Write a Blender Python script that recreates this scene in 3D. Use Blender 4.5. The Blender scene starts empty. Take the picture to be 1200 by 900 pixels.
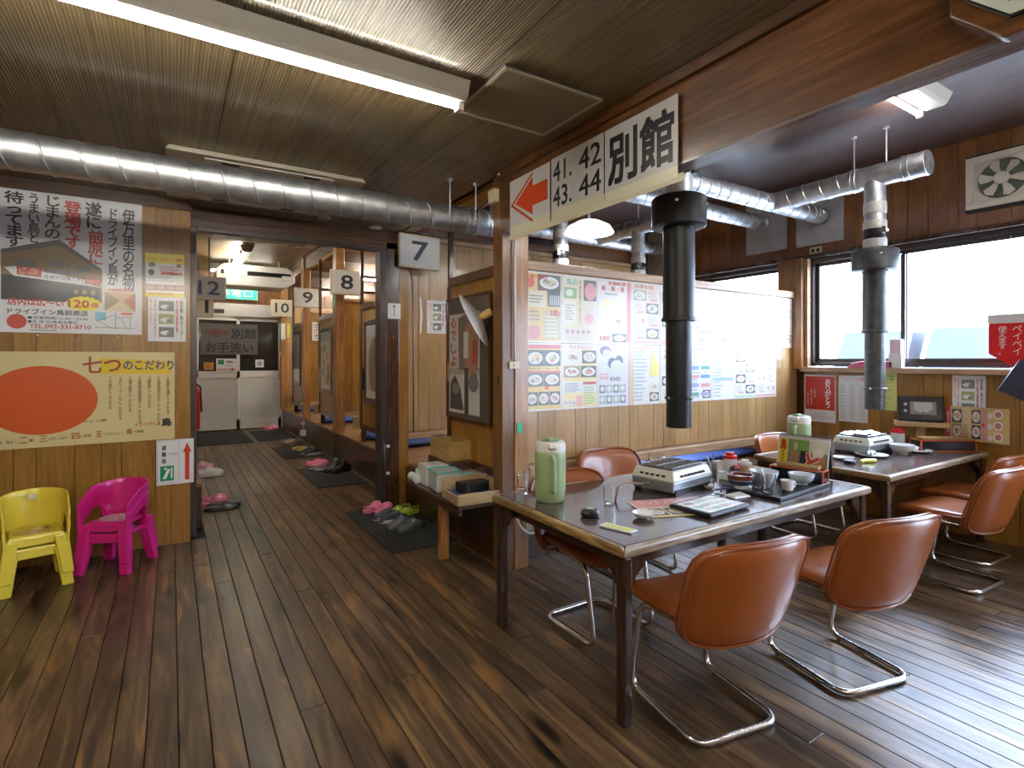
import bpy, bmesh, math, random
from math import pi, sin, cos, radians as R
from mathutils import Vector, Matrix
random.seed(7)
SC = bpy.context.scene
COL = SC.collection
# ---------------------------------------------------------------- camera
cd = bpy.data.cameras.new('camera'); cam = bpy.data.objects.new('camera', cd); COL.objects.link(cam)
cam.location = (0, 0, 1.42); cam.rotation_euler = (R(90), 0, R(-32.3))
cd.sensor_width = 36; cd.lens = 632/1200*36; cd.shift_y = -28/1200
cd.clip_start = .05; cd.clip_end = 300
SC.camera = cam
SC.view_settings.view_transform = 'Standard'; SC.view_settings.look = 'None'
SC.view_settings.gamma = 1; SC.view_settings.use_curve_mapping = False
SC.view_settings.exposure = 1.8
SC.cycles.use_denoising = True
SC.cycles.max_bounces = 8; SC.cycles.diffuse_bounces = 4; SC.cycles.glossy_bounces = 4
SC.cycles.transparent_max_bounces = 12; SC.cycles.sample_clamp_indirect = 6
SC.cycles.caustics_reflective = False; SC.cycles.caustics_refractive = False
# ---------------------------------------------------------------- world
SKY = 7.0; TUBE = 30.0
W = bpy.data.worlds.new('sky'); SC.world = W; W.use_nodes = True
bg = W.node_tree.nodes['Background']; bg.inputs[0].default_value = (.60, .75, 1, 1); bg.inputs[1].default_value = SKY
def portal(x, y, z, sy, sz):
    l = bpy.data.lights.new('window_daylight_portal', 'AREA'); l.shape = 'RECTANGLE'; l.size = sz; l.size_y = sy
    l.cycles.is_portal = True
    o = bpy.data.objects.new('window_daylight_portal', l); COL.objects.link(o); o.location = (x, y, z)
    o.rotation_euler = (0, R(90), 0)      # shines towards -X
portal(5.66, 1.3, 1.9, 3.4, 1.1); portal(5.66, 4.1, 1.9, 1.7, 1.1); portal(5.66, -1.55, 1.2, 2.0, 2.3)

sl = bpy.data.lights.new('bright_cloud_sun', 'SUN'); sl.energy = 2.9; sl.angle = R(14); sl.color = (.52, .69, 1)
so_ = bpy.data.objects.new('bright_cloud_sun', sl); COL.objects.link(so_); so_.location = (12, 2, 8)
so_.rotation_euler = Vector((.79, .06, .62)).to_track_quat('Z', 'Y').to_euler()
# ---------------------------------------------------------------- materials
MATS = {}
def mat(name, col, rough=.5, metal=0, coat=0, emit=0, trans=0, alpha=1, spec=.5, ior=1.45, bump=0, bscale=60, var=0):
    if name in MATS: return MATS[name]
    m = bpy.data.materials.new(name); m.use_nodes = True; MATS[name] = m
    nt = m.node_tree; b = nt.nodes['Principled BSDF']
    c = (*col, 1)
    b.inputs['Base Color'].default_value = c; b.inputs['Roughness'].default_value = rough
    b.inputs['Metallic'].default_value = metal; b.inputs['Coat Weight'].default_value = coat
    b.inputs['Coat Roughness'].default_value = .12
    b.inputs['Specular IOR Level'].default_value = spec; b.inputs['IOR'].default_value = ior
    b.inputs['Transmission Weight'].default_value = trans; b.inputs['Alpha'].default_value = alpha
    if emit: b.inputs['Emission Color'].default_value = c; b.inputs['Emission Strength'].default_value = emit
    if bump or var:
        g = nt.nodes.new('ShaderNodeNewGeometry'); n = nt.nodes.new('ShaderNodeTexNoise')
        n.inputs['Scale'].default_value = bscale; n.inputs['Detail'].default_value = 4
        nt.links.new(g.outputs['Position'], n.inputs['Vector'])
        if bump:
            bp = nt.nodes.new('ShaderNodeBump'); bp.inputs['Strength'].default_value = bump; bp.inputs['Distance'].default_value = .004
            nt.links.new(n.outputs['Fac'], bp.inputs['Height']); nt.links.new(bp.outputs['Normal'], b.inputs['Normal'])
        if var:
            r = nt.nodes.new('ShaderNodeValToRGB'); r.color_ramp.elements[0].position = .35; r.color_ramp.elements[1].position = .68
            r.color_ramp.elements[0].color = (*[max(0, v*(1-var)) for v in col], 1); r.color_ramp.elements[1].color = (*[min(1, v*(1+var)) for v in col], 1)
            nt.links.new(n.outputs['Fac'], r.inputs[0]); nt.links.new(r.outputs[0], b.inputs['Base Color'])
    return m
def wood(name, dark, mid, light, axis='Z', rough=.4, coat=.2, scale=1, knots=0, stain=.5, rnd=.35, bump=.15, glossvar=0, ring=.07, fine=7, patch=0):
    m = bpy.data.materials.new(name); m.use_nodes = True; MATS[name] = m
    nt = m.node_tree; N = nt.nodes.new; L = nt.links.new; b = nt.nodes['Principled BSDF']
    g = N('ShaderNodeNewGeometry'); oi = N('ShaderNodeObjectInfo')
    mul = N('ShaderNodeVectorMath'); mul.operation = 'SCALE'; mul.inputs['Scale'].default_value = 17.3
    cx = N('ShaderNodeCombineXYZ'); [L(oi.outputs['Random'], cx.inputs[i]) for i in range(3)]
    L(cx.outputs[0], mul.inputs[0])
    ad = N('ShaderNodeVectorMath'); L(g.outputs['Position'], ad.inputs[0]); L(mul.outputs[0], ad.inputs[1])
    mp = N('ShaderNodeMapping'); s = {'X': (.9, 12, 12), 'Y': (12, .9, 12), 'Z': (12, 12, .9)}[axis]
    mp.inputs['Scale'].default_value = [v*scale for v in s]; L(ad.outputs[0], mp.inputs[0])
    n1 = N('ShaderNodeTexNoise'); n1.inputs['Scale'].default_value = .9; n1.inputs['Detail'].default_value = 3; n1.inputs['Distortion'].default_value = 1.2
    L(mp.outputs[0], n1.inputs['Vector'])
    n2 = N('ShaderNodeTexNoise'); n2.inputs['Scale'].default_value = fine; n2.inputs['Detail'].default_value = 6; n2.inputs['Distortion'].default_value = .5
    L(mp.outputs[0], n2.inputs['Vector'])
    # grain rings: sine of the large noise
    mm = N('ShaderNodeMath'); mm.operation = 'MULTIPLY'; mm.inputs[1].default_value = 26; L(n1.outputs['Fac'], mm.inputs[0])
    sn = N('ShaderNodeMath'); sn.operation = 'SINE'; L(mm.outputs[0], sn.inputs[0])
    m2 = N('ShaderNodeMath'); m2.operation = 'MULTIPLY_ADD'; m2.inputs[1].default_value = ring; m2.inputs[2].default_value = .0; L(sn.outputs[0], m2.inputs[0])
    a2 = N('ShaderNodeMath'); a2.operation = 'ADD'; L(m2.outputs[0], a2.inputs[0]); L(n2.outputs['Fac'], a2.inputs[1])
    rp = N('ShaderNodeValToRGB'); e = rp.color_ramp.elements
    e[0].position = .25; e[0].color = (*dark, 1); e[1].position = .8; e[1].color = (*light, 1)
    k = e.new(.52); k.color = (*mid, 1); L(a2.outputs[0], rp.inputs[0])
    # stain
    n3 = N('ShaderNodeTexNoise'); n3.inputs['Scale'].default_value = 1.6; n3.inputs['Detail'].default_value = 3; L(ad.outputs[0], n3.inputs['Vector'])
    r3 = N('ShaderNodeMapRange'); r3.inputs[1].default_value = .3; r3.inputs[2].default_value = .7; r3.inputs[3].default_value = 1-stain*.6; r3.inputs[4].default_value = 1+stain*.35
    L(n3.outputs['Fac'], r3.inputs[0])
    r4 = N('ShaderNodeMapRange'); r4.inputs[3].default_value = 1-rnd*.6; r4.inputs[4].default_value = 1+rnd*.5; L(oi.outputs['Random'], r4.inputs[0])
    pm = N('ShaderNodeMath'); pm.operation = 'MULTIPLY'; L(r3.outputs[0], pm.inputs[0]); L(r4.outputs[0], pm.inputs[1])
    vs = N('ShaderNodeVectorMath'); vs.operation = 'SCALE'; L(rp.outputs[0], vs.inputs[0]); L(pm.outputs[0], vs.inputs['Scale'])
    out = vs.outputs[0]
    if knots:
        mk = N('ShaderNodeMapping'); mk.inputs['Scale'].default_value = {'X': (1.3, 5, 5), 'Y': (5, 1.3, 5), 'Z': (5, 5, 1.3)}[axis]; L(ad.outputs[0], mk.inputs[0])
        v = N('ShaderNodeTexVoronoi'); v.voronoi_dimensions = '2D' if axis == 'Y' else '3D'; v.inputs['Scale'].default_value = .8; L(mk.outputs[0], v.inputs['Vector'])
        r5 = N('ShaderNodeMapRange'); r5.inputs[1].default_value = .05; r5.inputs[2].default_value = .16; r5.inputs[3].default_value = .12; r5.inputs[4].default_value = 1
        L(v.outputs['Distance'], r5.inputs[0])
        v2 = N('ShaderNodeVectorMath'); v2.operation = 'SCALE'; L(out, v2.inputs[0]); L(r5.outputs[0], v2.inputs['Scale']); out = v2.outputs[0]
    if patch:
        mq = N('ShaderNodeMapping'); mq.inputs['Scale'].default_value = (11, 1.7, 1); L(ad.outputs[0], mq.inputs[0])
        nq = N('ShaderNodeTexNoise'); nq.inputs['Scale'].default_value = 1; nq.inputs['Detail'].default_value = 5; nq.inputs['Distortion'].default_value = .8; L(mq.outputs[0], nq.inputs['Vector'])
        rq = N('ShaderNodeMapRange'); rq.inputs[1].default_value = .60; rq.inputs[2].default_value = .70; rq.inputs[4].default_value = patch; L(nq.outputs['Fac'], rq.inputs[0])
        mx = N('ShaderNodeMix'); mx.data_type = 'RGBA'; L(rq.outputs[0], mx.inputs[0]); L(out, mx.inputs[6]); mx.inputs[7].default_value = (.34, .165, .045, 1); out = mx.outputs[2]
        rd = N('ShaderNodeMapRange'); rd.inputs[1].default_value = .28; rd.inputs[2].default_value = .40; rd.inputs[3].default_value = .35; rd.inputs[4].default_value = 1; L(nq.outputs['Fac'], rd.inputs[0])
        vd = N('ShaderNodeVectorMath'); vd.operation = 'SCALE'; L(out, vd.inputs[0]); L(rd.outputs[0], vd.inputs['Scale']); out = vd.outputs[0]
    L(out, b.inputs['Base Color'])
    b.inputs['Roughness'].default_value = rough; b.inputs['Coat Weight'].default_value = coat; b.inputs['Coat Roughness'].default_value = .15
    if glossvar:
        rr = N('ShaderNodeMapRange'); rr.inputs[1].default_value = .35; rr.inputs[2].default_value = .7; rr.inputs[3].default_value = rough-glossvar; rr.inputs[4].default_value = rough+glossvar
        L(n2.outputs['Fac'], rr.inputs[0]); L(rr.outputs[0], b.inputs['Roughness'])
    if bump:
        bp = N('ShaderNodeBump'); bp.inputs['Strength'].default_value = bump; bp.inputs['Distance'].default_value = .002
        L(a2.outputs[0], bp.inputs['Height']); L(bp.outputs['Normal'], b.inputs['Normal'])
    return m
def flat(col, rough=.35):
    n = 'print_%02x%02x%02x' % tuple(int(v*255) for v in col)
    return mat(n, col, rough, coat=.25)

M_floor = wood('floor_plank_wood', (.042, .024, .013), (.098, .056, .029), (.20, .115, .048), 'Y', .36, .0, .62, knots=1, stain=.75, rnd=.5, bump=.25, glossvar=.08, ring=.13, fine=5.5, patch=.6)
M_panel = wood('yellow_panel_wood', (.24, .108, .017), (.33, .16, .027), (.41, .215, .045), 'Z', .33, .3, .8, stain=.35, rnd=.22, bump=.05)
M_panelL = wood('pale_panel_wood', (.36, .20, .075), (.44, .265, .11), (.51, .33, .15), 'Z', .35, .3, .8, stain=.3, rnd=.14, bump=.05)
M_panelB = wood('brown_panel_wood', (.155, .065, .022), (.21, .09, .03), (.27, .12, .042), 'Z', .33, .3, .8, stain=.5, rnd=.25, bump=.05)
M_beam = wood('varnished_beam_wood', (.07, .026, .009), (.13, .05, .017), (.21, .09, .03), 'Y', .28, .5, .6, stain=.9, rnd=.1, bump=.06)
M_post = wood('orange_post_wood', (.22, .09, .025), (.36, .17, .055), (.50, .27, .10), 'Z', .3, .4, .8, knots=1, stain=.6, rnd=.2, bump=.08)
M_darkpost = wood('dark_post_wood', (.03, .013, .007), (.075, .032, .015), (.13, .06, .025), 'Z', .25, .5, .8, stain=.5, rnd=.2, bump=.06)
M_ledge = wood('ledge_wood_y', (.20, .10, .045), (.34, .19, .09), (.48, .31, .17), 'Y', .4, .2, .8, stain=.6, rnd=.2)
M_railx = wood('rail_wood_x', (.36, .20, .10), (.48, .30, .16), (.60, .42, .26), 'X', .4, .2, .8, knots=1, stain=.4, rnd=.1)
M_darkx = wood('dark_beam_wood_x', (.03, .013, .006), (.09, .038, .016), (.17, .08, .03), 'X', .3, .4, .8, stain=.5, rnd=.2)
M_step = wood('dark_step_wood', (.028, .012, .006), (.065, .028, .012), (.11, .05, .02), 'Y', .3, .35, .8, stain=.7, rnd=.1)
M_undersheen = wood('beam_underside_sheen', (.17, .12, .11), (.26, .20, .19), (.36, .29, .28), 'Y', .18, .6, .6, stain=.8, rnd=.1, bump=.06)  # window reflection on the beam's underside painted in as paler grey wood
M_ceilR = wood('purple_brown_ceiling', (.075, .045, .04), (.10, .062, .055), (.13, .082, .07), 'Y', .45, .15, .6, stain=.3, rnd=.08, bump=.03)
M_tabletop = mat('brown_laminate_top', (.085, .055, .05), .16, coat=.3, var=.15, bscale=9)
M_tedge = wood('worn_table_edge', (.10, .055, .015), (.30, .18, .06), (.50, .36, .17), 'Y', .35, .3, 1.6, stain=.9, rnd=.1)
M_tedgex = wood('worn_table_edge_x', (.16, .11, .07), (.36, .28, .20), (.60, .52, .42), 'X', .35, .3, 1.6, stain=.9, rnd=.1)
M_tleg = wood('table_leg_wood', (.022, .010, .007), (.042, .020, .013), (.07, .035, .02), 'Z', .25, .4, .8, stain=.3, rnd=.1)
M_pine = wood('pale_pine', (.42, .27, .13), (.55, .38, .20), (.66, .50, .30), 'X', .5, 0, 1, stain=.3, rnd=.3)
M_pineg = wood('gold_pine_box', (.30, .18, .06), (.42, .27, .10), (.52, .36, .16), 'Y', .45, .1, 1, stain=.3, rnd=.2)
M_leather = mat('orange_brown_vinyl', (.31, .082, .016), .3, coat=.25, bump=.12, bscale=160, var=.14)
M_piping = mat('vinyl_piping', (.25, .065, .014), .3, coat=.3)
M_chrome = mat('worn_chrome', (.72, .72, .72), .22, metal=1, var=.12, bscale=30)
M_galv = mat('galvanised_steel', (.52, .54, .56), .43, metal=.95, var=.22, bscale=14, bump=.05)
M_galvplate = mat('galvanised_plate', (.50, .51, .53), .5, metal=.6, var=.12, bscale=7)
M_tape = mat('silver_tape', (.62, .62, .60), .45, metal=.3, var=.15, bscale=40, bump=.2)
M_tapeO = mat('heat_browned_tape', (.58, .42, .26), .5, var=.35, bscale=14)
M_black = mat('matt_black_steel', (.018, .019, .021), .42, metal=.3, var=.3, bscale=12)
M_greysteel = mat('grey_black_steel', (.09, .095, .10), .4, metal=.4, var=.2, bscale=20)
M_blackp = mat('black_plastic', (.012, .012, .013), .35)
M_darkalu = mat('bronze_aluminium', (.085, .07, .068), .35, metal=.6)
M_whitealu = mat('white_aluminium', (.55, .54, .52), .4, metal=.1)
M_white = mat('white_paint', (.72, .71, .67), .4)
M_ivory = mat('ivory_plastic', (.66, .61, .42), .35)
M_fanwhite = mat('cream_plastic', (.62, .60, .54), .4)
M_paper = mat('white_paper', (.74, .75, .76), .35, coat=.25)
M_cream = mat('cream_paper', (.72, .66, .42), .35, coat=.2)
M_ceram = mat('white_porcelain', (.78, .79, .80), .12, coat=.5)
M_glassclear = mat('clear_glass', (.95, .97, .97), .03, trans=1, ior=1.45)
M_pane = mat('window_glass', (1, 1, 1), .0, alpha=.06, ior=1.45)
M_tube = mat('fluorescent_tube', (1, .96, .86), .4, emit=TUBE)
M_tubeR = mat('fluorescent_tube_cool', (1, .98, .95), .4, emit=TUBE*.9)
M_red = mat('red_plastic', (.55, .012, .012), .3, coat=.3)
M_mat = mat('charcoal_mat', (.022, .024, .024), .9, bump=.6, bscale=240, var=.25)
M_blue = mat('blue_cushion_cloth', (.035, .10, .42), .7, bump=.2, bscale=120)
M_cord = mat('white_cord', (.62, .60, .55), .5)
M_cardw = mat('dark_glass', (.03, .028, .025), .08, coat=.3)

def ceiling_mat():
    m = bpy.data.materials.new('ribbed_ceiling_board'); m.use_nodes = True
    nt = m.node_tree; N = nt.nodes.new; L = nt.links.new; b = nt.nodes['Principled BSDF']
    g = N('ShaderNodeNewGeometry'); sp = N('ShaderNodeSeparateXYZ'); L(g.outputs['Position'], sp.inputs[0])
    mu = N('ShaderNodeMath'); mu.operation = 'MULTIPLY'; mu.inputs[1].default_value = 2*pi/.013; L(sp.outputs[0], mu.inputs[0])
    sn = N('ShaderNodeMath'); sn.operation = 'SINE'; L(mu.outputs[0], sn.inputs[0])
    mp = N('ShaderNodeMapping'); mp.inputs['Scale'].default_value = (30, .5, 1); L(g.outputs['Position'], mp.inputs[0])
    n = N('ShaderNodeTexNoise'); n.inputs['Scale'].default_value = 1.5; n.inputs['Detail'].default_value = 4; L(mp.outputs[0], n.inputs['Vector'])
    n3 = N('ShaderNodeTexNoise'); n3.inputs['Scale'].default_value = 1.2; L(g.outputs['Position'], n3.inputs['Vector'])
    a = N('ShaderNodeMath'); a.operation = 'MULTIPLY_ADD'; a.inputs[1].default_value = .10; L(sn.outputs[0], a.inputs[0]); L(n.outputs['Fac'], a.inputs[2])
    a2 = N('ShaderNodeMath'); a2.operation = 'MULTIPLY_ADD'; a2.inputs[1].default_value = .35; L(n3.outputs['Fac'], a2.inputs[0]); L(a.outputs[0], a2.inputs[2])
    r = N('ShaderNodeValToRGB'); r.color_ramp.elements[0].position = .42; r.color_ramp.elements[0].color = (.11, .075, .032, 1)
    r.color_ramp.elements[1].position = .92; r.color_ramp.elements[1].color = (.30, .22, .105, 1)
    L(a2.outputs[0], r.inputs[0]); L(r.outputs[0], b.inputs['Base Color'])
    bp = N('ShaderNodeBump'); bp.inputs['Strength'].default_value = .7; bp.inputs['Distance'].default_value = .003
    L(sn.outputs[0], bp.inputs['Height']); L(bp.outputs['Normal'], b.inputs['Normal'])
    b.inputs['Roughness'].default_value = .38; b.inputs['Coat Weight'].default_value = .15
    return m
M_ceil = ceiling_mat()
M_ceilC = wood('corridor_ceiling_board', (.20, .13, .05), (.27, .18, .075), (.34, .235, .11), 'X', .5, .1, .8, stain=.4, rnd=.1, bump=.02)

# ---------------------------------------------------------------- mesh building
class MB:
    def __init__(s): s.v = []; s.f = []; s.mi = []; s.m = []
    def _m(s, m):
        if m is None: return 0
        if m not in s.m: s.m.append(m)
        return s.m.index(m)
    def add(s, vs, fs, m=None):
        k = len(s.v); s.v += [tuple(v) for v in vs]; i = s._m(m)
        s.f += [tuple(a+k for a in f) for f in fs]; s.mi += [i]*len(fs); return s
    def box(s, x0, y0, z0, x1, y1, z1, m=None):
        return s.add([(x0,y0,z0),(x1,y0,z0),(x1,y1,z0),(x0,y1,z0),(x0,y0,z1),(x1,y0,z1),(x1,y1,z1),(x0,y1,z1)],
                     [(0,3,2,1),(4,5,6,7),(0,1,5,4),(1,2,6,5),(2,3,7,6),(3,0,4,7)], m)
    def hexa(s, b, t, m=None):      # 4 bottom points, 4 top points
        return s.add(list(b)+list(t), [(0,3,2,1),(4,5,6,7),(0,1,5,4),(1,2,6,5),(2,3,7,6),(3,0,4,7)], m)
    def lathe(s, prof, c=(0,0,0), n=24, m=None, axis='Z', cap=True, M=None):
        vs = []; fs = []
        for (r, z) in prof:
            for i in range(n):
                a = 2*pi*i/n; p = (r*cos(a), r*sin(a), z)
                if axis == 'X': p = (z, r*cos(a), r*sin(a))
                elif axis == 'Y': p = (r*sin(a), z, r*cos(a))
                p = Vector(p)
                if M: p = M @ p
                vs.append((p[0]+c[0], p[1]+c[1], p[2]+c[2]))
        for j in range(len(prof)-1):
            for i in range(n):
                k = (i+1) % n; fs.append((j*n+i, j*n+k, (j+1)*n+k, (j+1)*n+i))
        if cap: fs.append(tuple(range(n-1, -1, -1))); fs.append(tuple((len(prof)-1)*n+i for i in range(n)))
        return s.add(vs, fs, m)
    def tube(s, pts, r, n=10, m=None, closed=False, cap=True):
        P = [Vector(p) for p in pts]; N = len(P); vs = []; fs = []
        rs = r if isinstance(r, (list, tuple)) else [r]*N
        up = None
        for i in range(N):
            if closed: t = (P[(i+1) % N]-P[i-1])
            else: t = P[min(i+1, N-1)]-P[max(i-1, 0)]
            t.normalize()
            if up is None:
                a = Vector((0,0,1)) if abs(t.z) < .9 else Vector((1,0,0)); up = (a-t*a.dot(t)).normalized()
            else: up = (up-t*up.dot(t)).normalized()
            sd = t.cross(up)
            for k in range(n):
                a = 2*pi*k/n; q = P[i]+(up*cos(a)+sd*sin(a))*rs[i]; vs.append(q)
        for i in range(N if closed else N-1):
            j = (i+1) % N
            for k in range(n):
                l = (k+1) % n; fs.append((i*n+k, i*n+l, j*n+l, j*n+k))
        if cap and not closed: fs.append(tuple(range(n-1,-1,-1))); fs.append(tuple((N-1)*n+k for k in range(n)))
        return s.add(vs, fs, m)
    def cyl(s, p0, p1, r, n=16, m=None, r1=None): return s.tube([p0, p1], [r, r if r1 is None else r1], n, m)
    def prism(s, poly, a0, a1, plane='XZ', m=None):
        f = {'XZ': lambda u, v, w: (u, w, v), 'YZ': lambda u, v, w: (w, u, v), 'XY': lambda u, v, w: (u, v, w)}[plane]
        n = len(poly); vs = [f(u, v, a0) for u, v in poly]+[f(u, v, a1) for u, v in poly]
        return s.add(vs, [tuple(range(n-1,-1,-1)), tuple(range(n, 2*n))]+[(i, (i+1) % n, n+(i+1) % n, n+i) for i in range(n)], m)
    def sphere(s, c, r, n=12, k=8, m=None, sc=(1,1,1)):
        vs = [(c[0], c[1], c[2]-r*sc[2])]; fs = []
        for j in range(1, k):
            t = -pi/2+pi*j/k
            for i in range(n): a = 2*pi*i/n; vs.append((c[0]+r*sc[0]*cos(t)*cos(a), c[1]+r*sc[1]*cos(t)*sin(a), c[2]+r*sc[2]*sin(t)))
        vs.append((c[0], c[1], c[2]+r*sc[2])); T = len(vs)-1
        for i in range(n): fs.append((0, 1+(i+1) % n, 1+i)); fs.append((T, T-n+i, T-n+(i+1) % n))
        for j in range(k-2):
            for i in range(n): l = (i+1) % n; fs.append((1+j*n+i, 1+j*n+l, 1+(j+1)*n+l, 1+(j+1)*n+i))
        return s.add(vs, fs, m)
    def build(s, name, m=None, parent=None, smooth=False, bevel=0, seg=2, loc=None, rot=None, fix=True):
        me = bpy.data.meshes.new(name); me.from_pydata(s.v, [], s.f)
        for q in (s.m if s.m else [m]): me.materials.append(q)
        if s.m: me.polygons.foreach_set('material_index', s.mi)
        if fix:
            b = bmesh.new(); b.from_mesh(me); bmesh.ops.recalc_face_normals(b, faces=b.faces[:]); b.to_mesh(me); b.free()
        if smooth: me.shade_smooth(); me.set_sharp_from_angle(angle=R(38))
        o = bpy.data.objects.new(name, me); COL.objects.link(o)
        if parent: o.parent = parent
        if loc: o.location = loc
        if rot: o.rotation_euler = rot
        if bevel:
            bm = o.modifiers.new('bevel', 'BEVEL'); bm.width = bevel; bm.segments = seg; bm.limit_method = 'ANGLE'; bm.angle_limit = R(40)
        return o
def tag(o, label, cat, group=None, kind=None):
    if label: o['label'] = label
    if cat: o['category'] = cat
    if group: o['group'] = group
    if kind: o['kind'] = kind
    return o
def thing(name, label, cat, loc=(0,0,0), rotz=0, group=None):
    o = bpy.data.objects.new(name, None); COL.objects.link(o); o.empty_display_size = .1
    o.location = loc; o.rotation_euler = (0, 0, rotz); return tag(o, label, cat, group)
def struct(name, mb, m=None, **k):
    o = mb.build(name, m, **k); o['kind'] = 'structure'; return o
def copytree(o, parent=None):
    c = o.copy(); COL.objects.link(c); c.parent = parent
    for ch in o.children: copytree(ch, c)
    return c
def dup(o, loc, rotz=0, label=None, group=None):
    c = copytree(o); c.location = loc; c.rotation_euler = (0, 0, rotz)
    if label: c['label'] = label
    if group: c['group'] = group
    return c
def box(*a, m=None): return MB().box(*a, m=m)
UNIT = {}
def piece(name, parent, m, x0, y0, z0, x1, y1, z1):
    """one plank or panel: shares a unit block mesh, scaled"""
    if m.name not in UNIT:
        me = bpy.data.meshes.new('block'); t = box(-.5, -.5, -.5, .5, .5, .5); me.from_pydata(t.v, [], t.f); me.materials.append(m); UNIT[m.name] = me
    o = bpy.data.objects.new(name, UNIT[m.name]); COL.objects.link(o); o.parent = parent
    o.location = ((x0+x1)/2, (y0+y1)/2, (z0+z1)/2); o.scale = (x1-x0, y1-y0, z1-z0); return o
WID = [.21, .15, .12, .21, .10, .17, .14, .21, .12]
def planks(parent, m, axis, a0, a1, z0, z1, plane, th, gap=.004, k=0, ws=WID):
    """upright boards on a wall: axis 'X' runs along X with face at plane (y), 'Y' along Y with face at plane (x); th = signed thickness behind the face"""
    a = a0
    while a < a1-1e-6:
        b = min(a1, a+ws[k % len(ws)]); k += 1
        if a1-b < .05: b = a1
        q = (min(plane, plane+th), max(plane, plane+th))
        if axis == 'X': piece('wall_plank', parent, m, a+gap/2, q[0], z0, b-gap/2, q[1], z1)
        else: piece('wall_plank', parent, m, q[0], a+gap/2, z0, q[1], b-gap/2, z1)
        a = b
# ---------------------------------------------------------------- lettering
GL = {}
def glyphs(txt, bold=0, sp=1.0, res=2):
    key = (txt, bold, sp)
    if key in GL: return GL[key]
    cu = bpy.data.curves.new('lettering', 'FONT'); cu.body = txt; cu.resolution_u = res; cu.space_line = sp
    cu.align_x = 'CENTER' if '\n' in txt else 'LEFT'
    ob = bpy.data.objects.new('lettering', cu); COL.objects.link(ob)
    dg = bpy.context.evaluated_depsgraph_get(); me = bpy.data.meshes.new_from_object(ob.evaluated_get(dg))
    vs = [(v.co.x, v.co.y) for v in me.vertices]; fs = [tuple(p.vertices) for p in me.polygons]
    bpy.data.objects.remove(ob); bpy.data.curves.remove(cu); bpy.data.meshes.remove(me)
    if bold and vs:
        q = bold*.55; V0, F0 = vs, fs; vs = []; fs = []
        for dx, dy in ((-q,-q), (q,-q), (q,q), (-q,q)):
            k0 = len(vs); vs = vs+[(a+dx, b+dy) for a, b in V0]; fs = fs+[tuple(i+k0 for i in f) for f in F0]
    if vs:
        x0 = min(v[0] for v in vs); x1 = max(v[0] for v in vs); y0 = min(v[1] for v in vs); y1 = max(v[1] for v in vs)
        sx = 1/max(1e-6, x1-x0); sy = 1/max(1e-6, y1-y0)
        vs = [((v[0]-(x0+x1)/2)*sx, (v[1]-(y0+y1)/2)*sy) for v in vs]
    GL[key] = (vs, fs); return GL[key]
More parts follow.
